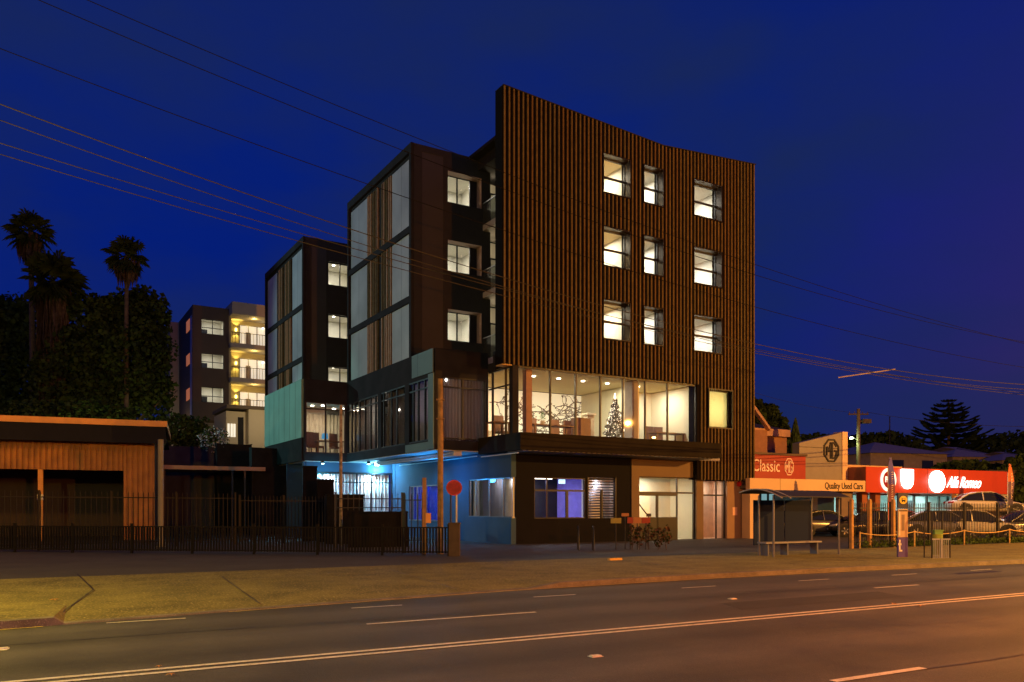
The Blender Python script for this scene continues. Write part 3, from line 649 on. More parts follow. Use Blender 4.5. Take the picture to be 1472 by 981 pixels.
# backlit branch mural on the back wall
sm0 = 1.2; zm0, zm1 = BF.z_at(592, sm1, LR), LZ1-.02
b = MB(); b.box(sm0, sm1, LR-.06, LR-.004, 5.55, zm1); mural = b.build('branch_mural', mat('backlit_mural', (.8, .78, .66), .5, 0, .03, emit=(1, .90, .62), estr=.5), bld)
b = MB(); random.seed(5)
def branch(x, z, a, L, rad, depth):
    pts = [(x, LR-.075, z)]; st = max(3, int(L/.14))
    for k in range(st):
        a += random.uniform(-.32, .32); x += L/st*math.cos(a); z += L/st*math.sin(a)
        z = min(max(z, 5.66), zm1-.06)
        if not (sm0+.05 < x < sm1-.05): break
        pts.append((x, LR-.075, z))
        if depth and random.random() < .5: branch(x, z, a+random.choice((-1, 1))*random.uniform(.5, 1.1), L*random.uniform(.3, .55), rad*.6, depth-1)
        if random.random() < .55:
            b.disc((x+random.uniform(-.09, .09), LR-.09, z+random.uniform(-.09, .09)), random.uniform(.02, .045), 'y', 6, random.choice((0, 1)), .01)
    if len(pts) > 1: b.tube(pts, rad, 4, 0)
for (x, z, a, L) in ((2.3, 7.0, -.1, 2.4), (2.5, 6.1, .15, 2.2), (3.6, 6.9, -.15, 2.4), (3.8, 6.0, .1, 2.3), (5.2, 7.0, .0, 2.4), (5.4, 6.1, -.1, 2.4), (6.4, 7.0, .1, 2.0), (6.6, 6.2, .1, 1.8), (8.3, 6.9, 3.2, 2.2), (8.3, 6.2, 3.0, 2.2), (8.2, 7.4, 3.4, 1.6), (7.0, 5.9, .5, 1.3)):
    branch(x, z, a, L, .022, 1)
b.build('branches', [mat('mural_branch', (.16, .09, .05), .8), mat('mural_leaf', (.20, .16, .06), .8)], mural)
for (s_, r_, p_) in ((2.0, 1.6, 165), (4.6, 2.6, 165), (7.2, 1.9, 100)): in_lamp(s_, r_, LZ1-.02, p_, (1, .87, .60), .5)
in_lamp(s3+1.6, 2.0, LZ1-.02, 115, (1, .92, .72), .5)
for (p, q) in ((767, 539), (803, 544), (838, 548), (873, 552), (917, 557)):
    r_ = 2.0; s_ = BF.s_at(p, r_); d = MB(); d.disc((s_, r_, LZ1+.005), .085, 'z', th=.03); d.build('ceiling_downlight', M_down, bld)
# ---- canopy
sC, rC, sCe = -.53, -1.5, BF.s_at(1037, -1.5)
b = MB(); b.box(sC, sCe, rC, -.09, 4.0, 4.72); b.box(sC, -.0, -.09, rP-.06, 4.0, 4.72); b.box(.0, S_GL+.3, -.09, .0, 4.0, 4.6)
b.build('canopy', mat('canopy_fascia', (.017, .014, .009), .85, 0, .2, 1.5, spec=.1), bld)
b = MB()
for k in range(40):
    s_ = sC+.2+k*(sCe-sC-.4)/40; b.box(s_, s_+.16, rC+.12, -.12, 3.97, 3.998)
b.box(.02, S_GL+1.5, -.08, .6, 3.96, 4.14); b.build('canopy_soffit', mat('soffit_slats', (.24, .24, .25), .5), bld)
# pipes and cable under the soffit
b = MB()
b.tube([BF_ for BF_ in [(-.45, -1.2, 3.88), (-.45, 2.0, 3.88)]], .025, 6); b.tube([(-1.9, 2.3, 4.0), (-1.9, 12, 4.0)], .03, 6); b.tube([(-.5, 2.3, 3.93), (-.25, 11.8, 3.93)], .025, 6); b.box(-1.7, -1.3, rP+.05, 11.5, 3.9, 4.1)
b.build('soffit_pipe', M_soff, bld)
# ---- ground floor
M_gfw = mat('rendered_wall', (.035, .080, .15), .85, 0, .10, .9)
rw0, rw1 = BF.r_at(736, .1), BF.r_at(674, .1)
GW = (rw0, rw1, 1.18, 2.93)
rb0, rb1 = BF.r_at(629, .1), BF.r_at(588, .1); BW = (rb0, rb1, BF.z_at(749, .1, rb0), BF.z_at(697, .1, rb0))
b = MB(); holes_wall(b, .3, 13.2, 0, 4.13, .1, .35, [GW, BW], axis='r'); b.build('blue_lit_side_wall', M_gfw, bld)
def side_window(h, s, mull, mats_, curt):
    f = MB(); a, c, z0, z1 = h; f.box(s, s+.08, a, c, z1-.05, z1); f.box(s-.04, s+.08, a-.03, c+.03, z0-.04, z0+.03); f.box(s, s+.08, a, a+.05, z0, z1); f.box(s, s+.08, c-.05, c, z0, z1)
    for m_ in mull: f.box(s, s+.08, m_-.03, m_+.03, z0, z1)
    w = f.build('window', M_gal, bld); g = MB(); g.box(s+.03, s+.04, a, c, z0, z1); g.build('pane', M_glass, w)
    for (q0, q1, mt) in curt: curtain((s+.22, q0), (s+.22, q1), z0-.1, z1+.1, mt, .04, .13)
    return w
M_curblue = mat('blue_curtain', (.02, .05, .75), .9, 0, .1)
side_window(GW, .14, [BF.r_at(p, .14) for p in (684, 703, 722.5)], None, [(BF.r_at(722, .2), BF.r_at(691, .2), M_curg), (BF.r_at(684, .2), rw1, M_curt), (max(.66, rw0), BF.r_at(722, .2), M_curw)])
side_window(BW, .14, [BF.r_at(p, .14) for p in (599, 612)], None, [(rb0, rb1, M_curblue)])
room_box(.4, 1.02, .62, rw1+.6, .9, 3.2, M_room, axis='s'); lamp('POINT', BF.w(.75, (rw0+rw1)/2-.5, 2.9), 32, (.75, .80, 1), .1, name='room_light')
lamp('POINT', BF.w(.27, rw0+.35, 2.72), 2.5, (1, .92, .85), .04, name='room_light')
room_box(.4, 2.0, rb0-.2, rb1+.3, .4, 3.2, M_room, axis='s'); lamp('POINT', BF.w(.27, (rb0+rb1)/2, 2.7), 26, (.20, .30, 1), .04, name='room_light')
# strip light over window inside
d = MB(); d.box(.5, .56, .8, 1.5, 2.80, 2.86); d.build('strip_light', emis('strip_light_cool', (1, .9, .75), 6), bld)
# rear glazed entrance, bright
rE = 13.62
b = MB(); b.box(.08, .28, rE-.4, rE, 0, 4.12); b.box(sPA-.1, .1, rE+2.9, rE+3.0, 0, 4.12, 0); b.build('entrance_pier', M_gfw, bld)
f = MB(); E0, E1 = -4.95, .08
for s_ in (E0, E0+1.35, E0+2.9, E0+3.75, E1-.05): f.box(s_-.03, s_+.03, rE-.02, rE+.06, .0, 3.55)
f.box(E0, E1, rE-.02, rE+.06, 3.5, 3.58); f.box(E0, E1, rE-.02, rE+.06, 3.0, 3.05); ent = f.build('entrance_glazing', M_dark, bld); g = MB(); g.box(E0, E1, rE+.01, rE+.02, 0, 3.5); g.build('pane', M_glass, ent)
curtain((E0, rE+.5), (E1, rE+.5), .0, 3.5, M_curw, .06, .2)
curt_ = None
b = MB(); b.box(sPA, E0-.03, rE-.01, rE+.2, 0, 4.1); b.box(E0, .08, rE, rE+.1, 3.6, 4.12); b.build('entrance_wall', M_gfw, bld)
lamp('AREA', BF.w(-1.2, rE+.25, 3.45), 70, (.82, .95, 1), .3, name='room_light'); lamp('AREA', BF.w(-3.6, rE+.25, 3.45), 45, (.82, .95, 1), .3, name='room_light')
# downlights in the soffit
LT = (.10, .62, 1.0)
for (p, q, s_) in ((464, 668, -4.3), (530, 665, -2.0), (605, 655, -1.0)):
    r_ = BF.r_at(p, s_)
    d = MB(); d.disc((s_, r_, Z0-.10), .09, 'z', th=.14, m=0); d.disc((s_, r_, Z0-.178), .075, 'z', th=.012, m=1); d.build('soffit_downlight', [M_dark, emis('cyan_lamp', (.55, .95, 1), 22)], bld)
    lamp('SPOT', BF.w(s_, r_, Z0-.2), 110, (.10, .60, 1), .07, name='downlight_beam', spot=150)
s_ = -.9; r_ = BF.r_at(541, s_); d = MB(); d.box(s_-.16, s_+.16, r_-.10, r_+.10, Z0-.16, Z0-.03, 0); d.box(s_-.14, s_+.14, r_-.105, r_-.1, Z0-.15, Z0-.04, 1); d.build('floodlight', [M_dark, emis('flood_face', (.8, 1, 1), 40)], bld)
lamp('POINT', BF.w(s_, r_-.35, Z0-.45), 260, (.22, .72, 1), .08, name='floodlight_beam')
lamp('POINT', BF.w(-1.5, 5.0, 3.0), 125, (.03, .36, 1), .15, name='blue_uplight')
lamp('POINT', BF.w(-3.9, 12.6, 3.4), 90, (.12, .70, 1), .1, name='blue_uplight')
# ---- ground-floor street front, r = .35
GF = .35
sD0, sD1 = BF.s_at(768, GF), BF.s_at(843, GF); zD0, zD1 = BF.z_at(746, sD0, GF), BF.z_at(686, sD0, GF)
sL0, sL1 = BF.s_at(845, GF), BF.s_at(886, GF)
sO0, sO1 = BF.s_at(907, GF), BF.s_at(1010, GF)
sQ0, sQ1 = BF.s_at(918, GF), BF.s_at(1000, GF); zQ1 = BF.z_at(685, sQ0, GF)
sR0, sR1 = BF.s_at(1011, GF), BF.s_at(1043, GF)
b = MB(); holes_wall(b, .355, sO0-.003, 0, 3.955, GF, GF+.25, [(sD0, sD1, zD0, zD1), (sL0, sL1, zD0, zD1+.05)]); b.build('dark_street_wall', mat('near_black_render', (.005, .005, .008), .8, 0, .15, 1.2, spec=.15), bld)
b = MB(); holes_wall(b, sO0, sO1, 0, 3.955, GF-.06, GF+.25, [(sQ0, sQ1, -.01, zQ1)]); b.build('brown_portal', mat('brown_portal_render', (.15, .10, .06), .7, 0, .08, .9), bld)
f = MB()
for s_ in (sD0+.03, BF.s_at(787, GF), sD1-.03): f.box(s_-.03, s_+.03, GF+.05, GF+.12, zD0, zD1)
zt = BF.z_at(705, sD0, GF); f.box(sD0, sD1, GF+.05, GF+.12, zt-.04, zt+.04); f.box(sD0, sD1, GF+.05, GF+.12, zD1-.05, zD1); f.box(sD0, sD1, GF+.05, GF+.12, zD0, zD0+.05)
s_ = BF.s_at(816, GF); f.box(s_-.06, s_+.06, GF+.04, GF+.12, zD0, zt-.04)
w = f.build('window', M_dark, bld); g = MB(); g.box(sD0, sD1, GF+.08, GF+.09, zD0, zD1); g.build('pane', M_glass, w)
M_purp = mat('purple_room_wall', (.24, .20, .62), .8)
room_box(max(1.05, sD0-.3), sL0+.5, GF+.52, GF+4.5, .3, 3.2, M_purp); lamp('AREA', BF.w(sD0+1.4, GF+2.2, 3.1), 80, (.85, .82, 1), .6, name='room_light'); lamp('POINT', BF.w(1.5, GF+1.0, 2.9), 26, (.85, .82, 1), .1, name='room_light')
d = MB(); d.box(sD0+.1, sD0+.75, GF+.8, GF+.9, 2.92, 2.98); d.box(sD0+.95, sD0+1.9, GF+1.4, GF+1.5, 2.94, 3.0); d.build('strip_light', MATS['strip_light_cool'], bld)
b = MB(); s_ = BF.s_at(808, GF+1.0); b.box(s_-.18, s_+.18, GF+1.0, GF+1.03, 2.72, 2.92); b.build('exit_sign', emis('exit_sign_face', (.55, .85, 1), 1.6), bld)
b = MB(); s_ = BF.s_at(829, GF+4.4); b.box(s_-.11, s_+.11, GF+4.43, GF+4.45, 1.95, 2.45, 0); s_ = BF.s_at(824, GF+4.4); b.box(s_-.13, s_+.13, GF+4.43, GF+4.45, 1.6, 1.85, 1); s_ = BF.s_at(838, GF+4.4); b.prism([(s_-.3, .9), (s_+.3, .9), (s_+.3, 2.1), (s_-.3, 1.9)], GF+4.40, GF+4.45, 2)
b.build('wall_poster', [mat('pink_poster', (.8, .35, .25), .6), mat('red_poster', (.8, .06, .05), .6), mat('cream_board', (.8, .75, .6), .6)], bld)
# louvre bank
f = MB(); f.box(sL0, sL0+.05, GF+.0, GF+.12, zD0, zD1+.05); f.box(sL1-.05, sL1, GF, GF+.12, zD0, zD1+.05); s_ = (sL0+sL1)/2; f.box(s_-.04, s_+.04, GF, GF+.12, zD0, zD1-.5)
lv = f.build('louvre_frame', M_dark, bld)
f = MB(); zz = zD0+.04
while zz < zD1: f.add([(sL0+.05, GF+.02, zz), (sL1-.05, GF+.02, zz), (sL1-.05, GF+.10, zz+.06), (sL0+.05, GF+.10, zz+.06)], [(0, 1, 2, 3)]); zz += .125
f.build('louvre_blades', mat('louvre_metal', (.06, .06, .07), .4, .4), lv)
room_box(sL0, sL1, GF+.13, GF+.5, zD0, zD1+.05, M_room); lamp('AREA', BF.w((sL0+sL1)/2, GF+.3, zD1-.05), 7, (.8, .8, 1), .2, name='room_light')
# bright door in portal
f = MB(); s1_, s2_ = BF.s_at(974.5, GF), sQ1
zt = BF.z_at(708, sQ0, GF)
for s_ in (sQ0+.03, s1_, s2_-.03): f.box(s_-.035, s_+.035, GF+.05, GF+.12, 0, zQ1)
f.box(sQ0, sQ1, GF+.05, GF+.12, zQ1-.06, zQ1); f.box(sQ0, sQ1, GF+.05, GF+.12, zt-.04, zt+.04); s_ = BF.s_at(946, GF); f.box(s_-.06, s_+.06, GF+.04, GF+.12, 0, zt-.04)
f.box(sQ0, s1_, GF+.04, GF+.12, zt-.16, zt-.04)
zk = BF.z_at(744, sQ0, GF); f.box(sQ0, s1_, GF+.04, GF+.13, .0, zk-.05); f.box(sQ0, s1_, GF+.04, GF+.14, zk-.05, zk)
w = f.build('shop_door', M_dark, bld); g = MB(); g.box(sQ0, sQ1, GF+.08, GF+.09, 0, zQ1); g.build('pane', M_glass, w)
M_lob = mat('lobby_wall', (.78, .74, .58), .8, 0, .02)
room_box(sQ0-.2, s2_+.1, GF+.26, GF+2.0, 0.01, 3.2, M_lob); lamp('AREA', BF.w(sQ0+1.6, GF+1.0, 3.15), 75, (1, .93, .74), .6, name='room_light')
b = MB(); b.tube([(sQ0+.15, GF+.6, 2.15), (sQ0+1.05, GF+.6, 1.25)], .03, 6); b.build('stair_handrail', M_dark, bld)
# right-hand door below the battens
f = MB(); zt = BF.z_at(712, sR0, GF); z1_ = BF.z_at(690, sR0, GF)
for s_ in (sR0+.02, BF.s_at(1031, GF), sR1-.02): f.box(s_-.03, s_+.03, GF+.05, GF+.12, 0, z1_)
f.box(sR0, sR1, GF+.05, GF+.12, zt-.04, zt+.04); f.box(sR0, sR1, GF+.05, GF+.12, z1_-.05, z1_); w = f.build('side_door', M_dark, bld); g = MB(); g.box(sR0, sR1, GF+.08, GF+.09, 0, z1_); g.build('pane', M_glass, w)
room_box(sR0-.05, sR1+.3, GF+.26, GF+1.2, .01, 3.1, mat('pink_lobby_wall', (.72, .56, .44), .8)); lamp('AREA', BF.w((sR0+sR1)/2, GF+.7, 3.0), 26, (1, .85, .66), .3, name='room_light')
b = MB(); b.box(sR1+.01, S_END-.02, GF-.1, GF+.3, 0, 3.0); b.build('street_pier', mat('orange_render', (.24, .15, .10), .75, 0, .1, 1), bld)
b = MB(); s_ = BF.s_at(1061.5, GF-.1); z_ = BF.z_at(696, s_, GF-.1); b.disc((s_, GF-.13, z_), .14, 'y', 20, 0, .06); b.disc((s_, GF-.19, z_), .10, 'y', 20, 0, .08); b.build('alarm_bell', mat('red_enamel', (.35, .02, .02), .3), bld)
b = MB(); s_ = BF.s_at(1056, GF-.1); b.box(s_-.17, s_+.17, GF-.125, GF-.101, 1.2, 1.62)
b.build('notice_plate', mat('notice_paint', (.6, .36, .28), .5), bld)
b = MB(); b.box(sR0+.05-.06, sO1, GF-.01, GF+.2, 3.0, 3.955); b.build('lintel', M_black, bld)
# added glowing fitting on the canopy edge, standing in for a street-lamp glint
s_ = BF.s_at(938.5, rC); b = MB(); b.box(s_-.13, s_+.13, rC-.14, rC-.002, 4.70, 4.76, 0); b.ball((s_, rC-.07, 4.80), .085, 8, 1, .45); b.build('canopy_glint', [M_dark, emis('amber_glint', (1, .42, .10), 30)], bld)
lamp('POINT', BF.w(s_, rC-.1, 4.92), 10, (1, .40, .10), .06, name='canopy_glint_light')
# ---- balconies in the recess
for t_ in (18.10, 14.72, 11.34):
    zb = t_-2.62
    b = MB(); b.box(1.62, 3.2, 3.8, 5.6, zb, zb+.28); b.box(sBe+.01, 3.2, 5.6, 6.7, zb, zb+.279); bal = b.build('balcony', mat('balcony_slab', (.34, .32, .30), .7), bld)
    b = MB(); b.box(1.64, 1.67, 3.82, rB-.03, zb+.32, zb+1.35); b.box(1.67, 3.1, 3.82, 3.85, zb+.32, zb+1.35); b.build('glass_balustrade', glass('balustrade_glass', (.75, .8, .8), alpha=.04, col=(.4, .4, .4)), bal)
    b = MB(); b.box(1.63, 1.68, 3.82, rB-.03, zb+1.35, zb+1.39); b.box(1.63, 1.67, 3.8, 3.85, zb+.28, zb+1.35); b.build('rail', M_gal, bal)
    h_ = (sBe+.1, 3.2, zb+.3, zb+2.5); w = two_pane(h_, 6.72, room=False)
    b = MB(); b.box(sBe, 3.2, 6.79, 6.85, zb, zb+3.3); b.build('recess_wall', M_room, bld)
    lamp('POINT', BF.w(2.4, 5.9, zb+2.7), 14, (1, .80, .48), .08, name='balcony_light')
# ================================================================== INSIDE THE LOUNGE AND DINING ROOM
def on_b(s, r, z): return BF.w(s, r, z)
# christmas tree
rT = 2.1; sT = BF.s_at(884, rT)
ct = thing('christmas_tree', 'tall decorated christmas tree with glittering white lights behind the lit first-floor glass', 'christmas tree', on_b(sT, rT, 4.61))
random.seed(11)
b = MB()
for i in range(9500):
    u = random.random()**.75; z = 2.42-u*2.25; rad = (.05+.74*(2.42-z)/2.3)*(.80+.2*math.sin(z*19))*random.uniform(.55, 1.04); a = random.uniform(0, 6.283)
    c = Vector((rad*math.cos(a), rad*math.sin(a), z)); d = Vector((math.cos(a+random.uniform(-.7, .7)), math.sin(a+random.uniform(-.7, .7)), random.uniform(-.55, .25))).normalized()
    n = d.cross(Vector((random.random(), random.random(), 1))).normalized()*.017; L = random.uniform(.06, .12)
    b.add([c-n, c+n, c+d*L], [(0, 1, 2)], 0 if random.random() < .28 else 1)
b.build('foliage', [mat('frosted_needle', (.78, .70, .55), .6), mat('tree_needle', (.075, .055, .035), .9, spec=.05)], ct, fixn=False)
b = MB()
for i in range(330):
    z = random.uniform(.15, 2.3); rad = (.05+.66*(2.42-z)/2.3)*.98; a = random.uniform(0, 6.283); b.ball((rad*math.cos(a), rad*math.sin(a), z), .012, 4)
b.build('fairy_lights', emis('fairy_light', (1, .88, .66), 6), ct)
b = MB(); b.tube([(0, 0, 0), (0, 0, 2.3)], [.05, .01], 6); b.disc((0, 0, .05), .25, 'z', 12, 0, .08); b.build('trunk', M_slC, ct)
b = MB(); b.add([(0, 0, 2.4), (.035, 0, 2.5), (0, 0, 2.72), (-.035, 0, 2.5)], [(0, 1, 2, 3)]); b.add([(0, 0, 2.4), (0, .035, 2.5), (0, 0, 2.72), (0, -.035, 2.5)], [(0, 1, 2, 3)]); b.build('treetop_finial', M_down, ct, fixn=False)
M_lea = mat('brown_leather', (.20, .115, .085), .5); M_tab = mat('walnut_table', (.17, .10, .065), .45)
def lounge_chair(s, r, rot, lab, back=1.15, grp='brown lounge chairs along the first-floor window'):
    t = thing('lounge_chair', lab, 'chair', on_b(s, r, 4.61), BF.a+rot, grp)
    b = MB(); b.box(-.27, .27, -.27, .27, .36, .46); b.build('seat', M_lea, t)
    b = MB(); b.prism([(-.29, .46), (.29, .46), (.27, back), (-.27, back)], .22, .29); b.build('backrest', M_lea, t)
    for x in (-.24, .24):
        for y in (-.24, .24): b = MB(); b.box(x-.02, x+.02, y-.02, y+.02, 0, .36); b.build('leg', M_dark, t)
    return t
for p, r_, rot, lab in ((720, 1.9, 0, 'brown lounge chair behind the side pane, nearest the glass corner column'), (768, 2.0, 0, 'brown lounge chair left of the potted plant'), (801, 2.0, 0, 'brown lounge chair just right of the potted plant'), (821, 2.0, 0, 'brown lounge chair second to the right of the potted plant'),
                        (938, 2.1, 0, 'brown chair at the left of the right-hand room behind the glass'), (951, 2.1, 0, 'brown chair at the right of the right-hand room behind the glass')):
    lounge_chair(BF.s_at(p, r_), r_, rot, lab, 1.2)
def table(p, r_, L, lab, h=.78, cat='table'):
    t = thing('long_table', lab, cat, on_b(BF.s_at(p, r_), r_, 4.61), BF.a, 'dark tables behind the first-floor glass')
    b = MB(); b.box(-L/2, L/2, -.35, .35, h-.05, h); b.build('tabletop', M_tab, t)
    for x in (-L/2+.08, L/2-.08):
        for y in (-.3, .3): b = MB(); b.box(x-.03, x+.03, y-.03, y+.03, 0, h-.05); b.build('leg', M_tab, t)
table(792, 1.15, 2.3, 'long brown table under the potted plant behind the glass'); table(716, 1.2, .9, 'short brown table behind the side glazing'); table(958, 1.3, 1.9, 'brown table in the right-hand room behind the glass')
s_ = BF.s_at(830, 2.2); b = MB(); b.box(-.42, .42, -.25, .25, 0, 1.28); b.box(-.45, .45, -.27, .27, 1.28, 1.32); tag(b.build('cabinet', M_lea, loc=on_b(BF.s_at(835, 2.0), 2.0, 4.61), rot=BF.a), 'brown cabinet beyond the row of chairs, left of the christmas tree', 'cabinet')
b = MB(); b.box(-.2, .2, -.2, .2, 0, 1.62); b.box(-.27, .27, -.27, .27, 1.62, 1.72); tag(b.build('pedestal', mat('stone_pedestal', (.5, .42, .3), .7), loc=on_b(BF.s_at(846, 2.9), 2.9, 4.61), rot=BF.a), 'pale fluted pedestal between the cabinet and the christmas tree', 'pedestal')
# potted plant on the table
t = thing('potted_plant', 'bright green potted plant in a white pot on the long table behind the glass', 'plant', on_b(BF.s_at(780, .95), .95, 5.39), BF.a)
b = MB(); b.tube([(0, 0, 0), (0, 0, .16)], [.085, .11], 12); b.build('pot', M_white, t)
b = MB()
for i in range(26):
    a = i*2.4; z = .16+.014*i; L = .26-.004*i; c = Vector((0, 0, z)); d = Vector((math.cos(a), math.sin(a), .5+.02*i)).normalized(); n = Vector((-math.sin(a), math.cos(a), 0))*.03
    b.add([c, c+d*L*.5+n, c+d*L-Vector((0, 0, .05)), c+d*L*.5-n], [(0, 1, 2, 3)])
b.build('leaves', mat('bright_leaf', (.16, .30, .05), .5), t, fixn=False)
# dining room behind the far podium glass
for p, q, r_, lab in ((446, 0, 14.6, 'leftmost dark dining chair behind the far glazing'), (456, 0, 14.8, 'dark dining chair left of the blue lamp behind the far glazing'), (483, 0, 15.0, 'dark dining chair right of the blue lamp behind the far glazing')):
    lounge_chair(BF.s_at(p, r_), r_, .3, lab, 1.25, 'dark chairs in the curtained dining room')
t = thing('dining_table', 'dark dining table in the curtained room behind the far glazing', 'table', on_b(BF.s_at(474, 14.4), 14.4, 4.58), BF.a)
b = MB(); b.box(-.8, .8, -.35, .35, .72, .77); b.build('tabletop', M_tab, t)
for x in (-.7, .7): b = MB(); b.box(x-.04, x+.04, -.04, .04, 0, .72); b.build('leg', M_tab, t)
t = thing('table_lamp', 'round blue shaded lamp on the dining table behind the far glazing', 'lamp', on_b(BF.s_at(467, 14.45), 14.45, 5.35)); b = MB(); b.tube([(0, 0, 0), (0, 0, .12)], .03, 8); b.build('lamp_base', M_dark, t); b = MB(); b.tube([(0, 0, .12), (0, 0, .42)], [.19, .15], 14); b.build('lamp_shade', mat('blue_shade', (.05, .28, .55), .6, emit=(.08, .4, .8), estr=.5), t)

# ================================================================== REAR APARTMENT BLOCK
YR = 80.0
QF = Frame(PX(277, YR), YR, 31)
rb = thing('rear_apartment_block', 'pale and brown rear apartment block with three lit balconies and yellow wall lights', 'building', (QF.o[0], QF.o[1], 0), QF.a)
zt = QF.z_at(438, 0, 0); zb = QF.z_at(603, 0, 0)
M_rbr = mat('taupe_render', (.115, .082, .056), .8, 0, .08, .5); M_rbe = mat('cream_render', (.50, .42, .30), .8, 0, .06, .5)
s2 = QF.s_at(329, 0); sE = QF.s_at(400, 0)
wq = [(QF.s_at(289.5, 0), QF.s_at(322, 0), QF.z_at(q1, 2, 0), QF.z_at(q0, 2, 0)) for q0, q1 in ((460, 481), (509, 530), (557, 579))]
b = MB(); holes_wall(b, 0, s2, zb, zt, 0, .3, wq); b.box(0, .3, .3, 9, zb, zt); b.box(.3, s2, .3, 9, zt-.5, zt-.1); b.box(.3, s2, 2.6, 2.8, zb, zt-.5); b.build('front_wall', M_rbr, rb)
for h in wq:
    w = two_pane(h, .15, parent=rb, room=False); room_box(h[0]-.2, h[1]+.2, .31, 2.55, h[2]-.3, h[3]+.3, M_room, parent=rb)
    in_lamp((h[0]+h[1])/2, 1.2, h[3]+.25, 30, (1, .94, .8), fr=QF)
    b = MB(); b.box(h[0], h[1], .12, .2, h[2]+.6, h[2]+.66); b.box(h[0]+.2, h[0]+.9, 1.9, 2.0, h[2], h[2]+.8); b.build('window_bar', M_dark, w)
b = MB(); b.box(-.06, -.002, .2, 1.2, zb, zt-1); b.build('teal_corner_panel', M_panel, rb)
for q0, q1 in ((462, 478), (511, 526), (560, 576)):
    b = MB(); r_ = 4.0; b.box(-.05, -.003, 1.6, 3.6, QF.z_at(q1, 0, 3), QF.z_at(q0, 0, 3)); b.build('lit_side_window', emis('amber_window', (.75, .22, .08), .35), rb)
b = MB(); b.box(QF.s_at(244, 8.5), QF.s_at(266, 8.5), 8.5, 14, 4, QF.z_at(467, 2, 8.5)); b.box(-.1, 12, 9, 14, 4, zt-2); b.build('rear_wall', M_rbe, rb)
# balcony bay
lv_ = [(452, 489), (501, 539), (549, 590)]
zr = QF.z_at(441, s2, -.5)
b = MB(); b.box(s2, sE, 1.5, 1.7, zb-3, zr-.2); b.box(s2-.0, s2+.2, -.0, 1.5, zb-3, zr-.6); b.build('balcony_wall', mat('ochre_render', (.46, .38, .22), .8, 0, .06), rb)
b = MB(); b.box(s2, sE, -1.6, 8, zr-.9, zr+.3); b.build('balcony_roof', M_rbe, rb)
for k, (q0, q1) in enumerate(((467, 497), (515, 545), (563, 590))):
    z0, z1 = QF.z_at(q1, s2+1, 1.5), QF.z_at(q0, s2+1, 1.5)
    h = (QF.s_at(344.5, 1.4), sE-.1, z0, z1)
    em = MB(); em.box(h[0], h[1], 1.42, 1.44, z0, z1); sl = em.build('sliding_door', mat('lit_curtain', (.8, .76, .66), .8, 0, .05, emit=(1, .92, .75), estr=.55), rb)
    f = MB()
    for j in range(5): x = h[0]+(h[1]-h[0])*j/4; f.box(x-.04, x+.04, 1.34, 1.42, z0, z1)
    f.box(h[0], h[1], 1.34, 1.42, z1-.05, z1); f.box(h[0]+.6, h[0]+1.1, 1.37, 1.41, z0, z1-.7, 0); f.build('door_frame', M_gal, sl)
    if k < 3:
        zs = z0-.25
        b = MB(); b.box(s2, sE, -1.2, 1.5, zs-.45, zs); b.build('balcony_slab', M_rbe, rb)
        b = MB()
        for j in range(22): x = s2+.1+j*.3; b.box(x, x+.03, -1.15, -1.12, zs, zs+1.05)
        b.box(s2, sE, -1.16, -1.1, zs+1.05, zs+1.1); b.build('balustrade', M_dark, rb)
        sq = QF.s_at(339.5, 1.3); zl = z1-.55
        b = MB(); b.box(sq-.08, sq+.08, 1.25, 1.49, zl-.15, zl+.15); b.build('wall_light', mat('wall_light_body', (.5, .4, .2), .5, emit=(1, .75, .2), estr=5), rb)
        lamp('SPOT', QF.w(sq, 1.2, zl+.2), 80, (1, .74, .16), .05, name='wall_light_beam', spot=100, rot=(R(180), 0, 0)); lamp('SPOT', QF.w(sq, 1.2, zl-.2), 80, (1, .74, .16), .05, name='wall_light_beam', spot=100)
        lamp('POINT', QF.w(s2+2.5, -.2, z1+.3), 40, (1, .72, .22), .1, name='balcony_light')
d = MB()
for p, q in ((378, 469), (378, 519)): d.ball((QF.s_at(p, .9), .9, QF.z_at(q, 5, .9)), .09, 6)
d.build('bright_ceiling_lamps', M_down, rb)
# lower terraces at its foot
LF = Frame(PX(325, 66), 66, 31)
lb = thing('lower_terrace_block', 'cream lower terrace block with a tall lit window below the rear apartments', 'building', (LF.o[0], LF.o[1], 0), LF.a)
b = MB(); b.box(0, LF.s_at(355, 0), 0, 5, 4, LF.z_at(592, 1, 0)); b.box(LF.s_at(355, 0)+.003, LF.s_at(400, 0), -.6, 5, 4, LF.z_at(590, 3, -.6)); b.build('terrace_wall', M_rbe, lb)
b = MB(); b.box(-.1, LF.s_at(400, 0), -.8, 5.2, LF.z_at(590, 3, -.6)+.005, LF.z_at(587, 3, -.6)+.1); b.build('terrace_coping', M_rbr, lb)
b = MB()
for p in (327, 331.5, 335.5): b.box(LF.s_at(p, 0), LF.s_at(p+3, 0), -.03, -.003, LF.z_at(628, 0, 0), LF.z_at(609, 0, 0))
b.build('lit_window', emis('lit_strip_window', (1, .95, .8), .7), lb)
b = MB(); b.box(LF.s_at(342, 0), LF.s_at(350, 0), -.05, -.003, 4, LF.z_at(600, 1, 0)); b.build('dark_pier', M_black, lb)
lamp('POINT', LF.w(2.5, -4, 9), 240, (1, .78, .45), .3, name='terrace_light'); lamp('POINT', QF.w(-1.5, 3, 9), 160, (1, .76, .45), .3, name='side_yard_light'); lamp('POINT', QF.w(6, -12, 9), 800, (1, .74, .42), .3, name='facade_fill_light')  # last lamp: added warm fill for the rear block's front wall
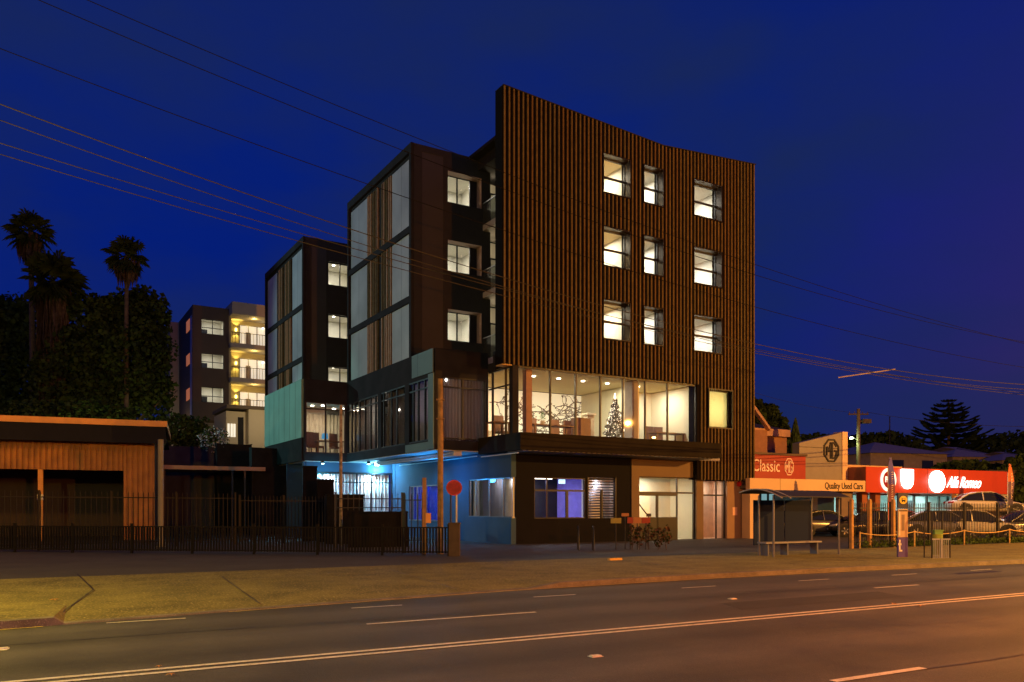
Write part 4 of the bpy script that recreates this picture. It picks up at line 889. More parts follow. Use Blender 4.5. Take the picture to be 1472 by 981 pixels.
# ================================================================== TREES
def leafmat(name, c, var=.45):
    return mat(name, c, .9, 0, var, .9, spec=.05)
M_lf1 = leafmat('dark_leaf', (.030, .048, .014)); M_lf2 = leafmat('green_leaf', (.052, .086, .022)); M_bark = mat('bark', (.11, .085, .06), .9, 0, .3, 5, .5, 12)
def crown(mb, blobs, n, size, seed):
    rnd = random.Random(seed); vol = [bx_[3]*bx_[4]*bx_[5] for bx_ in blobs]; tot = sum(vol)
    for bx_, v in zip(blobs, vol):
        k = int(n*v/tot)
        for i in range(k):
            d = Vector((rnd.gauss(0, 1), rnd.gauss(0, 1), rnd.gauss(0, 1))).normalized(); rr = rnd.uniform(.45, 1)**.5
            rr *= 1+.26*mnoise.noise(d*2.2+Vector((bx_[0], seed, 0)))
            c = Vector((bx_[0]+d.x*bx_[3]*rr, bx_[1]+d.y*bx_[4]*rr, bx_[2]+d.z*bx_[5]*rr))
            if mnoise.noise(c*.8) < -.42: continue
            a = Vector((rnd.gauss(0, 1), rnd.gauss(0, 1), rnd.gauss(0, .6))).normalized(); q = a.cross(Vector((rnd.gauss(0, 1), rnd.gauss(0, 1), rnd.gauss(0, 1)))).normalized()
            L = size*rnd.uniform(.6, 1.3); w = L*.38
            mb.add([c-a*L*.5, c+q*w, c+a*L*.5, c-q*w], [(0, 1, 2, 3)], 0 if rnd.random() < .5 else 1)
def tree(name, label, x, y, z0, blobs, n, size, seed, th=.3, cat='tree', group=None, mats=None):
    t = thing(name, label, cat, (x, y, z0), 0, group)
    b = MB(); top = max(q[2] for q in blobs)
    b.tube([(0, 0, 0), (.1, 0, top*.35), (-.1, .1, top*.7), (0, 0, top)], [th, th*.75, th*.45, th*.15], 8)
    rnd = random.Random(seed)
    for q in blobs: b.tube([(0, 0, top*.3), (q[0]*.5, q[1]*.5, (q[2]+top*.3)*.5+.3), (q[0], q[1], q[2])], [th*.4, th*.25, th*.08], 5)
    b.build('trunk', M_bark, t)
    b = MB(); crown(b, blobs, n, size, seed); b.build('crown', mats or [M_lf1, M_lf2], t, fixn=False)
    return t
Y = 62
def bl(p, q, rx, rz, Y=Y, x0=0, z0=0, dy=0): return (PX(p, Y)-x0, dy, PZ(q, Y)-z0, rx, rx*.8, rz)
x0 = PX(150, Y)
tree('broadleaf_tree', 'big dark broadleaf tree between the palms, its crown touching the rear block', x0, Y, 0,
     [bl(125, 470, 3.0, 2.6, x0=x0), bl(165, 462, 2.8, 2.6, x0=x0, dy=1), bl(203, 455, 2.2, 2.2, x0=x0), bl(222, 470, 1.3, 2.6, x0=x0), bl(206, 520, 2.3, 3.2, x0=x0, dy=-1), bl(248, 505, .5, .9, x0=x0), bl(175, 530, 3.6, 4.2, x0=x0), bl(120, 545, 3.4, 3.8, x0=x0, dy=-1), bl(226, 575, 1.2, 2.0, x0=x0), bl(247, 560, .5, 1.0, x0=x0)], 30000, .40, 3, .5)
x0 = PX(10, 70)
tree('broadleaf_tree', 'dark rounded tree at the left edge behind the palms', x0, 70, 0, [bl(-15, 480, 4.0, 3.4, 70, x0), bl(25, 470, 3.0, 2.8, 70, x0), bl(10, 550, 5.0, 5.0, 70, x0), bl(60, 560, 3.8, 5.0, 70, x0)], 20000, .46, 8, .5)
x0 = PX(268, 52)
tree('garden_shrub', 'rounded green shrub in front of the rear block, right of the orange shed roof', x0, 52, 0, [bl(262, 618, 1.9, 1.0, 52, x0), bl(288, 628, 1.3, .8, 52, x0), bl(243, 634, 1.2, .9, 52, x0)], 4200, .22, 5, .12, 'shrub')
x0 = PX(306, 50)
tree('garden_shrub', 'sparse pale flowering shrub beside the rounded green shrub', x0, 50, 0, [bl(306, 632, 1.0, .8, 50, x0), bl(318, 628, .6, .5, 50, x0)], 700, .13, 6, .06, 'shrub', mats=[mat('pale_blossom', (.5, .5, .5), .7), M_lf2])
x0 = PX(60, 56)
tree('garden_shrub', 'low palm-like bushes behind the shed roof at the left', x0, 56, 0, [bl(60, 600, 2.6, 1.2, 56, x0), bl(130, 598, 2.6, 1.2, 56, x0), bl(195, 602, 1.6, 1.0, 56, x0)], 4200, .3, 15, .12, 'shrub')
M_palm = leafmat('palm_frond', (.034, .050, .018)); M_dead = mat('dead_frond', (.095, .070, .05), .9, 0, .4, 4, spec=.05)
def palm(label, p, Y, qtop, qbase, R0, nf, thick, skirt=0, seed=1, fan=1.0):
    x, z = PX(p, Y), PZ(qtop, Y); rnd = random.Random(seed)
    t = thing('fan_palm', label, 'palm tree', (x, Y, 0), 0, 'tall fan palms at the left')
    b = MB(); b.tube([(0, 0, 0), (rnd.uniform(-.2, .2), 0, z*.5), (0, 0, z)], [thick*1.2, thick, thick*.8], 10); b.build('trunk', M_bark, t)
    b = MB()
    for i in range(nf):
        el_ = R(rnd.uniform(-62, 80)); az = i*2.39996+rnd.uniform(-.2, .2)
        d = Vector((math.cos(az)*math.cos(el_), math.sin(az)*math.cos(el_), math.sin(el_))); L = R0*rnd.uniform(.42, .62)
        o = Vector((0, 0, z)); c = o+d*L; side = d.cross(Vector((0, 0, 1))).normalized() if abs(d.z) < .99 else Vector((1, 0, 0)); up = side.cross(d).normalized()
        b.add([o+side*.02, o-side*.02, c-side*.02, c+side*.02], [(0, 1, 2, 3)])
        nb = 13
        tilt = rnd.uniform(-.3, .5)
        for j in range(nb):
            a = (j/(nb-1)-.5)*R(250)*fan; bl_ = (d*math.cos(a)+(side*math.cos(tilt)+up*math.sin(tilt))*math.sin(a)).normalized(); LL = R0*.52*(1-.25*abs(a)/2.2)*rnd.uniform(.85, 1.1)
            nrm = (side*math.cos(a)-d*math.sin(a)).normalized()*R0*.042; m_ = c+bl_*LL*.6; e_ = c+bl_*LL+Vector((0, 0, -LL*.28))
            b.add([c, m_+nrm, e_, m_-nrm], [(0, 1, 2), (0, 2, 3)])
    b.build('crown', M_palm, t, fixn=False)
    if skirt:
        b = MB()
        for i in range(int(skirt*160)):
            a = rnd.uniform(0, 6.283); zz = z-rnd.uniform(.1, skirt); rr = thick+rnd.uniform(.05, .75)*(1-.35*(z-zz)/skirt); L = rnd.uniform(.9, 1.9); c = Vector((math.cos(a)*rr, math.sin(a)*rr, zz)); w = Vector((-math.sin(a), math.cos(a), 0))*rnd.uniform(.04, .12)
            b.add([c, c+w-Vector((0, 0, L*.5))+Vector((math.cos(a), math.sin(a), 0))*.1, c-Vector((0, 0, L)), c-w-Vector((0, 0, L*.5))], [(0, 1, 2, 3)])
        b.build('dead_frond_skirt', M_dead, t, fixn=False)
palm('tall fan palm at the far left, its crown highest', 44, 62, 334, 600, 1.85, 44, .22, 1.2, 2)
palm('stout fan palm with a shaggy skirt of dead fronds', 76, 60, 405, 600, 2.5, 66, .38, 9.0, 4)
palm('slender fan palm standing alone right of the others', 182, 60, 368, 610, 1.7, 50, .17, .9, 9)

lamp('POINT', (PX(238, 57), 56, 3.6), 330, (1, .86, .35), .15, name='tree_fill_light')  # added lights on the tree crowns, in place of the rear block's lamps
lamp('POINT', (PX(160, 57), 55, 5.5), 170, (.85, .9, .35), .15, name='tree_fill_light')
# ================================================================== LEFT SHED, AWNING, WALLS
SF = Frame(PX(222, 40), 40, 22)
sh = thing('timber_shed', 'open orange corrugated shed with dark flat roof at the left edge', 'shed', (SF.o[0], SF.o[1], 0), SF.a)
M_or = mat('orange_corrugated', (.36, .15, .035), .6, 0, .30, 1.3); M_orf = mat('orange_fascia', (.66, .30, .07), .5, 0, .15, 2)
sl_ = -14
zr1 = SF.z_at(642, 0, 0); zr0 = SF.z_at(627, 0, 0)
def corr(mb, s0, s1, z0, z1, r, step=.24, d=.07):
    x = s0
    while x < s1-1e-4:
        e = min(x+step, s1); mb.box(x, x+(e-x)*.5, r-d, r+.02, z0, z1); mb.box(x+(e-x)*.5, e, r, r+.02, z0, z1); x = e
zo = SF.z_at(677, -1.2, 0); so1 = SF.s_at(178, 0); sm_ = SF.s_at(58, 0)
b = MB(); corr(b, sl_, so1, zo, zr1+.3, 0); corr(b, so1, 0, 0, zr1+.3, 0); b.build('front_wall', M_or, sh)
b = MB(); b.box(-.02, .02, .02, 7, 0, zr1+.3); b.box(sl_, -.02, 6.9, 7, 0, zr1+.3); b.build('side_wall', mat('dark_corrugated', (.06, .04, .03), .7), sh)
b = MB(); b.box(sm_-.10, sm_+.10, -.02, .18, 0, zo); b.build('door_post', M_orf, sh)
b = MB(); b.box(sl_, .55, -1.3, 7.2, zr1+.31, zr1+.36); b.box(sl_, .55, -1.36, -1.3, zr1+.05, zr0+.42); b.build('roof', mat('roof_dark_metal', (.012, .012, .018), .7, spec=.1), sh)
b = MB(); b.box(sl_, .62, -1.44, -1.362, zr0+.34, zr0+.62); b.box(.55, .62, -1.36, 7.2, zr0+.34, zr0+.62); b.box(sl_, .55, -1.36, 7.2, zr0+.42, zr0+.5); b.build('fascia', M_orf, sh)
b = MB(); b.box(sm_-.13, sm_+.13, -.05, -.021, SF.z_at(719, sm_, 0), SF.z_at(711, sm_, 0)); b.build('small_notice', M_line, sh)
# second awning
AF = Frame(PX(236, 44), 44, 27)
aw = thing('flat_awning', 'thin flat awning on slim posts beside the orange shed', 'awning', (AF.o[0], AF.o[1], 0), AF.a)
sa = AF.s_at(380, 0); za = AF.z_at(672, 0, 0)
b = MB(); b.box(0, sa, 0, 5, za-.06, za+.10); b.build('roof', M_dark, aw); b = MB(); b.box(-.05, sa+.05, -.08, -.002, za-.10, za+.12); b.build('fascia', mat('copper_fascia', (.40, .26, .18), .5), aw)
for p in (236, 334, 352): b = MB(); s_ = AF.s_at(p, .1); b.box(s_-.05, s_+.05, .05, .15, 0, za-.06); b.build('post', M_dark, aw)
x, y = G(230.5, 787); b = MB(); b.tube([(0, 0, 0), (0, 0, PZ(632, 32.5))], .11, 10); b.box(-.13, .13, -.13, .13, 0, .03); tag(b.build('steel_post', mat('grey_post', (.16, .15, .13), .6), loc=(PX(231, 32.5), 32.5, 0)), 'thick grey post standing at the right corner of the orange shed', 'post')
# dark retaining walls behind the fence
def wall_px(name, label, p0, p1, qt, Y0, Y1, th=.4, m=M_conc, cat='wall', zb=0, qt1=None):
    x0, x1 = PX(p0, Y0), PX(p1, Y1); L = math.hypot(x1-x0, Y1-Y0); a = math.atan2(Y1-Y0, x1-x0)
    z0 = PZ(qt, Y0); z1 = PZ(qt1 if qt1 else HY-(z0-H)*F/Y1, Y1); b = MB(); b.prism([(0, zb), (L, zb), (L, z1), (0, z1)], 0, th, 0)
    b.prism([(-.02, z0+.002), (L+.02, z1+.002), (L+.02, z1+.07), (-.02, z0+.07)], -.03, th+.03, 0)
    return tag(b.build(name, m, loc=(x0, Y0, 0), rot=a), label, cat)
M_vdk = mat('near_black_wall', (.009, .0085, .010), .9, 0, .3, 2, .3, spec=.05)  # one near-black tone with random variation
M_navy = mat('navy_block', (.045, .045, .065), .85, 0, .2, 1.5, .2)
wall_px('retaining_wall', 'long dark blue wall behind the awning, left part', 232, 312, 643, 49, 50, .4, M_navy)
wall_px('retaining_wall', 'stepped dark wall section between awning wall and the higher block', 312, 362, 648, 49.5, 51, .4, M_conc, qt1=640)
wall_px('retaining_wall', 'highest dark wall block next to the teal-lit cladding', 362, 436, 645, 47, 49, .4, M_conc)
wall_px('retaining_wall', 'dark wall filling the back of the yard under the awning', 236, 402, 690, 50.5, 51, .3, M_black)
wall_px('garden_wall', 'dark stepped wall, tallest step left of the glowing entrance', 436, 456, 672, 38, 38.2, .5, M_vdk)
wall_px('garden_wall', 'dark stepped wall, middle step left of the glowing entrance', 456, 480, 691, 37, 37.2, .5, M_vdk)
wall_px('garden_wall', 'dark stepped wall, low step in front of the glowing entrance', 470, 523, 713, 35, 35.5, .5, M_vdk)
wall_px('garden_wall', 'low dark wall topped by railings before the glowing entrance', 500, 586, 738, 32, 32.6, .3, M_vdk)
x0, x1 = PX(645, 26.3), PX(660.5, 26.3)
b = MB(); b.box(0, x1-x0, 0, .4, 0, PZ(754, 26.3)); b.box(-.02, x1-x0+.02, -.02, .42, PZ(754, 26.3)+.002, PZ(754, 26.3)+.05); tag(b.build('gate_pillar', mat('brown_block', (.065, .048, .030), .85, 0, .2, 3, .3), loc=(x0, 26.3, 0)), 'brown rendered end pillar of the low front fence beside the red disc sign', 'pillar')
# fences (all pickets of a panel are surface pattern of that panel)
def fence(name, label, pts, z0, z1, step=.115, w=.025, post=2.4, m=M_dark, rail=(.15, .18), spear=True, group=None, postm=None, pw=.035):
    """pts: world (x, y) polyline; panels between posts"""
    t = thing(name, label, 'fence', (pts[0][0], pts[0][1], 0), 0, group); o = Vector((pts[0][0], pts[0][1], 0))
    for (xa, ya), (xb, yb) in zip(pts, pts[1:]):
        L = math.hypot(xb-xa, yb-ya); n = max(1, round(L/post)); d = Vector(((xb-xa)/L, (yb-ya)/L, 0)); a = math.atan2(d.y, d.x)
        for k in range(n):
            p0 = Vector((xa, ya, 0))+d*(L*k/n)-o; b = MB(); l = L/n; x = .06
            while x < l-.03:
                b.box(x-w/2, x+w/2, -w/2, w/2, z0+.06, z1-.03)
                if spear: b.add([(x-w/2, -w/2, z1-.03), (x+w/2, -w/2, z1-.03), (x+w/2, w/2, z1-.03), (x-w/2, w/2, z1-.03), (x, 0, z1+.05)], [(0, 1, 4), (1, 2, 4), (2, 3, 4), (3, 0, 4)])
                x += step
            b.box(0, l, -.02, .02, z1-rail[1]-.04, z1-rail[1]); b.box(0, l, -.02, .02, z0+rail[0], z0+rail[0]+.04)
            b.build('panel', m, t, loc=p0, rot=a)
        for k in range(n+1):
            p0 = Vector((xa, ya, 0))+d*(L*k/n)-o; b = MB(); b.box(-pw, pw, -pw, pw, 0, z1+.03); b.box(-pw-.01, pw+.01, -pw-.01, pw+.01, z1+.032, z1+.06); b.build('post', postm or m, t, loc=p0, rot=a)
    return t
M_fen = mat('fence_brown_black', (.018, .015, .011), .7, .0, .2, spec=.2)
fence('picket_fence', 'tall dark steel picket fence in front of the orange shed', [(PX(-60, 28.2), 28.2), (PX(338, 34.7), 34.7)], .05, 2.2, .19, .025, m=M_fen)
fence('picket_fence', 'tall dark steel picket fence across the yard, right of the shed', [(PX(338, 34.7)+.15, 34.8), (PX(467, 37), 37)], .05, 2.1, .16, .025, m=M_fen)
fence('picket_fence', 'black railings on the low wall before the glowing entrance', [(PX(482, 31.9), 31.9), (PX(578, 32.5), 32.5)], PZ(738, 32)+.05, PZ(710, 32), .22, .03, m=M_dark)
fence('picket_fence', 'short black railing in front of the blue window', [(PX(580, 28), 28), (PX(608, 27.8), 27.8)], .3, PZ(711, 28), .24, .03, m=M_dark)
fence('front_fence', 'low dark slatted fence running along the front of the yard', [(PX(-60, 29), 29), (PX(645, 26.45), 26.45)], .03, PZ(757, 27)+.02, .105, .045, m=mat('front_fence_metal', (.010, .009, .008), .8, 0, .2, spec=.1), spear=False, rail=(.08, .03))
def post_px(name, label, p, Y, qt, w, m, cat='post', qb=None, sq=False, extra=None):
    b = MB(); zt_ = PZ(qt, Y)
    if sq: b.box(-w/2, w/2, -w/2, w/2, 0, zt_)
    else: b.tube([(0, 0, 0), (0, 0, zt_)], [w/2*1.08, w/2*.9], 10)
    if extra: extra(b, zt_)
    return tag(b.build(name, m, loc=(PX(p, Y), Y, 0)), label, cat)
M_pole = mat('weathered_pole', (.24, .150, .065), .85, 0, .35, 6, .5, 20)
post_px('timber_pole', 'orange-lit timber pole rising in front of the podium windows', 633, 27.6, 545, .20, M_pole, 'pole', extra=lambda b, z: (b.box(-.13, .13, -.13, .13, z-.75, z-.70), b.box(-.13, .13, -.12, .12, z-1.4, z-1.36), b.tube([(0, .1, 0), (.1, .1, z*.7)], .012, 5)))
post_px('metal_pole', 'thin mottled grey pole in front of the far curtained room', 490, 33, 583, .13, mat('mottled_pole', (.22, .17, .13), .7, .2, .5, 9), 'pole')
post_px('gate_post', 'square orange-brown gate post left of the timber pole', 610, 27, 687, .12, mat('rusty_post', (.26, .14, .05), .7, 0, .3, 4), sq=True)
b = MB(); b.box(-.085, .085, -.06, .06, PZ(752, 27), PZ(738, 27)); b.box(-.07, .07, -.068, -.06, PZ(750.5, 27), PZ(739.5, 27)); tag(b.build('meter_box', M_orf, loc=(PX(615.8, 27), 26.98, 0)), 'small orange box mounted beside the gate post', 'box')
post_px('thin_post', 'thin dark post between the timber pole and the red disc sign', 648, 27.0, 700, .06, M_dark)
st = thing('disc_sign', 'round red disc sign on a slim pole above the low fence pillar', 'sign', (PX(656, 26.9), 26.9, 0))
b = MB(); b.tube([(0, 0, 0), (0, 0, PZ(697, 26.9))], .035, 8); b.build('pole', M_gal, st)
b = MB(); b.disc((-.07, -.05, PZ(701.5, 26.9)), .265, 'y', 32, 0, .02); b.disc((-.07, -.064, PZ(701.5, 26.9)), .225, 'y', 32, 1, .006); b.build('disc', [mat('red_sign_paint', (.42, .02, .018), .5), mat('red_sign_face', (.28, .018, .018), .6, 0, .3, 6)], st)
b = MB(); x, y = G(40, 777); b.quad((-.9, -.05, .01), (.5, .2, .01), (.55, .32, .01), (-.85, .07, .01)); structure(b.build('bay_marking', M_line, loc=(PX(15, 38), 38, 0)))
b = MB(); b.quad((-.6, -.05, .01), (.5, .25, .01), (.55, .37, .01), (-.55, .07, .01)); structure(b.build('bay_marking', M_line, loc=(PX(357, 40), 40, 0)))

# ================================================================== CAR YARD ON THE RIGHT
T0 = 30.9
DF = Frame(*RF.w(RF.s_at(1245, T0), T0)[:2], 28.2)
dl = thing('car_showroom', 'low orange-lit car showroom with red illuminated fascia and glazed front', 'showroom', (DF.o[0], DF.o[1], 0), DF.a)
M_red = mat('red_fascia', (.40, .045, .006), .4, 0, .08, .8, emit=(.62, .055, .010), estr=.13); M_cream = mat('cream_fascia', (.60, .42, .24), .6, 0, .06, .8)
M_wt = mat('white_sign_paint', (.8, .78, .72), .5); M_blk = mat('black_sign_paint', (.02, .02, .02), .5)
sr_ = DF.s_at(1451, 0); zf0, zf1 = DF.z_at(708, 0, 0), DF.z_at(671, 0, 0)
b = MB(); b.box(0, sr_, 0, 3.2, zf0, zf1); b.build('red_fascia', M_red, dl)
b = MB(); b.box(-.01, 0.0, .05, 6.0, zf0, zf1-.03); b.box(0, sr_, 3.21, 6, zf1-.2, zf1-.02); b.build('fascia_return', mat('dark_red_return', (.22, .07, .04), .6), dl)
for p in (1333.5,): b = MB(); s_ = DF.s_at(p, 0); b.box(s_-.012, s_+.012, -.006, -.001, zf0, zf1); s_ = DF.s_at(1379, 0); b.box(s_-.012, s_+.012, -.006, -.001, zf0, zf1); b.build('fascia_joint', M_blk, dl)
M_glow = emis('sign_white', (1, .97, .95), 7)
def dpos(p, q, r=-.05): s_ = DF.s_at(p, r); return (s_, r, DF.z_at(q, s_, r))
# round badge with lettering
c = dpos(1277, 690, -.04); b = MB(); b.disc(c, .68, 'y', 32, 0, .05, .68); b.disc((c[0], c[1]-.03, c[2]), .50, 'y', 32, 1, .03, .50); bd = b.build('round_badge', [emis('badge_ring', (.95, .92, .85), 1.0), mat('badge_dark_red', (.25, .01, .01), .4)], dl)
text_mesh('FIAT', .46, emis('badge_letters', (.95, .92, .85), 1.1), dl, (c[0], c[1]-.06, c[2]), sx=.80, off=.012, name='badge_lettering')
c = dpos(1304, 689, -.04); w_ = .52; h_ = .58; b = MB(); b.prism([(c[0]-w_, c[2]+h_), (c[0]+w_, c[2]+h_), (c[0]+w_, c[2]-.12), (c[0]+w_*.85, c[2]-.36), (c[0]+w_*.45, c[2]-.54), (c[0], c[2]-h_), (c[0]-w_*.45, c[2]-.54), (c[0]-w_*.85, c[2]-.36), (c[0]-w_, c[2]-.12)], c[1]-.06, c[1]+.03); b.build('shield_light_box', M_glow, dl)
c = dpos(1347, 692.5, -.04); b = MB(); b.disc(c, .72, 'y', 40, 0, .12, .66); b.build('oval_light_box', M_glow, dl)
c = dpos(1383, 694, -.06); text_mesh('Alfa Romeo', .98, emis('script_white', (1, .95, .93), 2.6), dl, (c[0]+.16, c[1], c[2]-.02), sx=.79, shear=.55, off=.006, name='script_lettering', space=.92)
lamp('POINT', DF.w(dpos(1304, 690)[0], -.5, dpos(1304, 690)[2]), 3, (1, .8, .7), .1, name='sign_glow'); lamp('POINT', DF.w(dpos(1347, 692)[0], -.5, dpos(1347, 692)[2]), 5, (1, .8, .7), .1, name='sign_glow')
# orange parapet above
b = MB(); b.box(-1.6, DF.s_at(1300, 3), 3.3, 9, zf1-.1, DF.z_at(670, 0, 3.3)+.0); b.box(-1.8, DF.s_at(1300, 3)+.05, 3.2, 9, DF.z_at(670, 0, 3.3)+.003, DF.z_at(667, 0, 3.3)); b.build('parapet', M_cream, dl)
# glazed front, bays set back
rG = 2.6; gs0, gs1 = DF.s_at(1206, rG), DF.s_at(1372, rG)
f = MB()
for p in (1206, 1224, 1246, 1262, 1281, 1302, 1314, 1332, 1350, 1362, 1371): s_ = DF.s_at(p, rG); f.box(s_-.06, s_+.06, rG-.05, rG+.08, 0, zf0)
f.box(gs0, gs1, rG-.04, rG+.07, zf0-.1, zf0); f.box(gs0, gs1, rG-.04, rG+.07, 0, .15); gl = f.build('shopfront', mat('teal_frame', (.20, .28, .28), .5), dl)
g = MB(); g.box(gs0, gs1, rG, rG+.01, .15, zf0-.1); g.build('pane', M_glass, gl)
M_show = mat('showroom_wall', (.62, .78, .76), .7)
room_box(gs0-.3, gs1+.3, rG+.1, rG+6.5, .02, zf0+.25, M_show, parent=dl)
for k in range(5):
    s_ = gs0+(gs1-gs0)*(k+.5)/5; d = MB(); d.box(s_-.7, s_+.7, rG+.6, rG+.8, zf0+.05, zf0+.10); d.build('tube_light', emis('cool_tube', (.9, 1, .98), 5), dl); lamp('AREA', DF.w(s_, rG+2.6, zf0+.15), 90, (.80, 1, .96), 1.0, name='showroom_light')
b = MB()
for k, (p, q) in enumerate(((1250, 9), (1308, 5), (1342, 5), (1358, 4))): s_ = DF.s_at(p, rG+3); b.box(s_-.35, s_+.35, rG+3, rG+3.1, 1.0, 2.1, k % 2)
b.build('wall_display', [mat('display_grey', (.25, .30, .30), .6), mat('display_dark', (.10, .13, .14), .6)], dl)
for p in (1243, 1262): s_ = DF.s_at(p, .5); b = MB(); b.box(s_-.22, s_+.22, .5, .9, 0, zf0); b.build('brick_pier', mat('red_brick_pier', (.24, .08, .04), .8), dl)
s_ = DF.s_at(1374, .2); b = MB(); b.box(s_-.1, s_+.1, .2, .4, 0, zf0); b.build('corner_post', M_orf, dl)
b = MB(); b.box(DF.s_at(1377, 0), sr_, .1, 5, zf0-.12, zf0-.003); b.build('underside', mat('underside_grey', (.42, .40, .36), .6), dl)
# used-car canopy fascia
cn = thing('yard_canopy', 'orange canopy with dark lettering over the used car bay', 'canopy', (DF.o[0], DF.o[1], 0), DF.a)
sc0, sc1 = DF.s_at(1078, -.3), DF.s_at(1244, -.3); zc0, zc1 = DF.z_at(707, sc1, -.3), DF.z_at(691.3, sc1, -.3)
b = MB(); b.box(sc0, sc1, -.3, 0, zc0, zc1); s_ = DF.s_at(1121.5, -.3); b.box(s_-.01, s_+.01, -.305, -.3, zc0, zc1, 1); b.build('fascia', [M_cream, M_blk], cn)
b = MB(); b.box(sc0, sc1, 0.003, 7, zc0+.1, zc0+.25); b.build('roof', M_rbr, cn)
c = dpos(1213.5, 699.3, -.31); text_mesh('Quality Used Cars', .50, M_blk, cn, (c[0], c[1], c[2]), sx=.83, name='lettering', off=.004)
for p in (1082, 1090): pass
s_ = DF.s_at(1083, -.2); b = MB(); b.box(s_-.32, s_+.32, -.28, .3, 0, zc0-.003); b.build('column', M_cream, cn)
s_ = DF.s_at(1212, .4); b = MB(); b.box(s_-.5, s_+.4, .1, .5, 0, zc0-.003); b.build('column', mat('brown_column_block', (.16, .12, .10), .8), cn)
b = MB(); b.box(sc0, sc1, 6.8, 7, 0, zc0+.1); b.build('back_wall', mat('bay_back_wall', (.10, .085, .06), .8), cn)
b = MB()
for p0, p1 in ((1096, 1103), (1107, 1113)): b.box(DF.s_at(p0, 6.7), DF.s_at(p1, 6.7), 6.74, 6.78, 1.3, 2.5)
b.build('lit_office_window', emis('teal_window', (.32, .62, .66), .55), cn)
# classic sign box
rs_ = .7; s0_, s1_ = DF.s_at(1076, rs_), DF.s_at(1158, rs_)
cs = thing('red_sign_box', 'dark red sign box with white lettering above the canopy', 'sign', (DF.o[0], DF.o[1], 0), DF.a)
zk0, zk1 = DF.z_at(687, s1_, rs_), DF.z_at(656.5, s1_, rs_)
b = MB(); b.box(s0_, s1_, rs_, rs_+.4, zk0-.3, zk1); b.build('sign_panel', mat('deep_red_panel', (.30, .022, .014), .5, 0, .06), cs); b = MB(); b.box(s0_, s1_+.06, rs_-.08, rs_+.5, zk1+.003, zk1+.12); b.build('cap', M_rbr, cs)
def dp2(p, q, r): s_ = DF.s_at(p, r); return (s_, r, DF.z_at(q, s_, r))
c = dp2(1101.5, 670.5, rs_-.02); M_pw = mat('pinkish_white', (.80, .62, .55), .5); text_mesh('Classic', .92, M_pw, cs, c, sx=.80, name='lettering', off=.004)
def octo(mb, cx, cz, rx, rz, y0, y1, w, m=0):
    o = [(cx+rx*math.cos(R(22.5+45*k)), cz+rz*math.sin(R(22.5+45*k))) for k in range(8)]; i = [(cx+(rx-w)*math.cos(R(22.5+45*k)), cz+(rz-w)*math.sin(R(22.5+45*k))) for k in range(8)]
    for k in range(8): j = (k+1) % 8; mb.prism([o[k], o[j], i[j], i[k]], y0, y1, m)
def mglogo(mb, cx, cz, rx, rz, y0, y1, w):
    octo(mb, cx, cz, rx, rz, y0, y1, w)
    def st_(x0, z0, x1, z1, ww):
        d = Vector((x1-x0, z1-z0)).normalized(); n = Vector((-d.y, d.x))*ww/2
        mb.prism([(cx+rx*0+x0*rx-n.x, cz+z0*rz-n.y), (cx+x1*rx-n.x, cz+z1*rz-n.y), (cx+x1*rx+n.x, cz+z1*rz+n.y), (cx+x0*rx+n.x, cz+z0*rz+n.y)], y0, y1)
    w2 = w*.95
    for a in ((-.56, -.40, -.56, .30), (-.56, .30, -.33, -.10), (-.33, -.10, -.10, .62), (-.10, .66, -.10, -.66)): st_(*a, w2)
    for a in ((.10, -.66, .10, .66), (.10, .62, .36, .62), (.36, .62, .62, .34), (.10, -.62, .36, -.62), (.36, -.62, .60, -.36), (.60, -.36, .60, -.02), (.62, -.03, .34, -.03)): st_(*a, w2)
c = dp2(1134.5, 671.3, rs_-.02); b = MB(); mglogo(b, c[0], c[2], .36, .50, rs_-.03, rs_-.004, .048); b.build('octagon_logo', M_pw, cs)
# white pylon wall with dark octagon
rw_ = 1.25; pw = thing('white_sign_wall', 'tall pale sign wall with sloping top and dark octagon badge', 'sign wall', (DF.o[0], DF.o[1], 0), DF.a)
a0, a1 = DF.s_at(1149, rw_), DF.s_at(1210, rw_)
b = MB(); b.prism([(a0, 2.9), (a1, 2.9), (a1, DF.z_at(622, a1, rw_)), (a0, DF.z_at(637, a0, rw_))], rw_, rw_+.5); b.box(a0+.002, a1-.2, rw_-.006, rw_-.001, DF.z_at(645.5, a1, rw_)-.015, DF.z_at(645.5, a1, rw_)+.015, 1); b.build('sign_wall', [mat('pale_sign_wall', (.23, .21, .20), .6, 0, .05), M_blk], pw)
b = MB(); a2 = DF.s_at(1217.5, rw_); b.box(a1+.003, a2, rw_-.05, rw_+.6, 2.9, DF.z_at(621, a1, rw_)); b.build('edge_fin', mat('cream_fin', (.62, .45, .30), .6), pw)
c = dp2(1194.5, 648, rw_); b = MB(); mglogo(b, c[0], c[2], .68, .72, rw_-.06, rw_-.012, .095); b.build('octagon_logo', M_blk, pw)

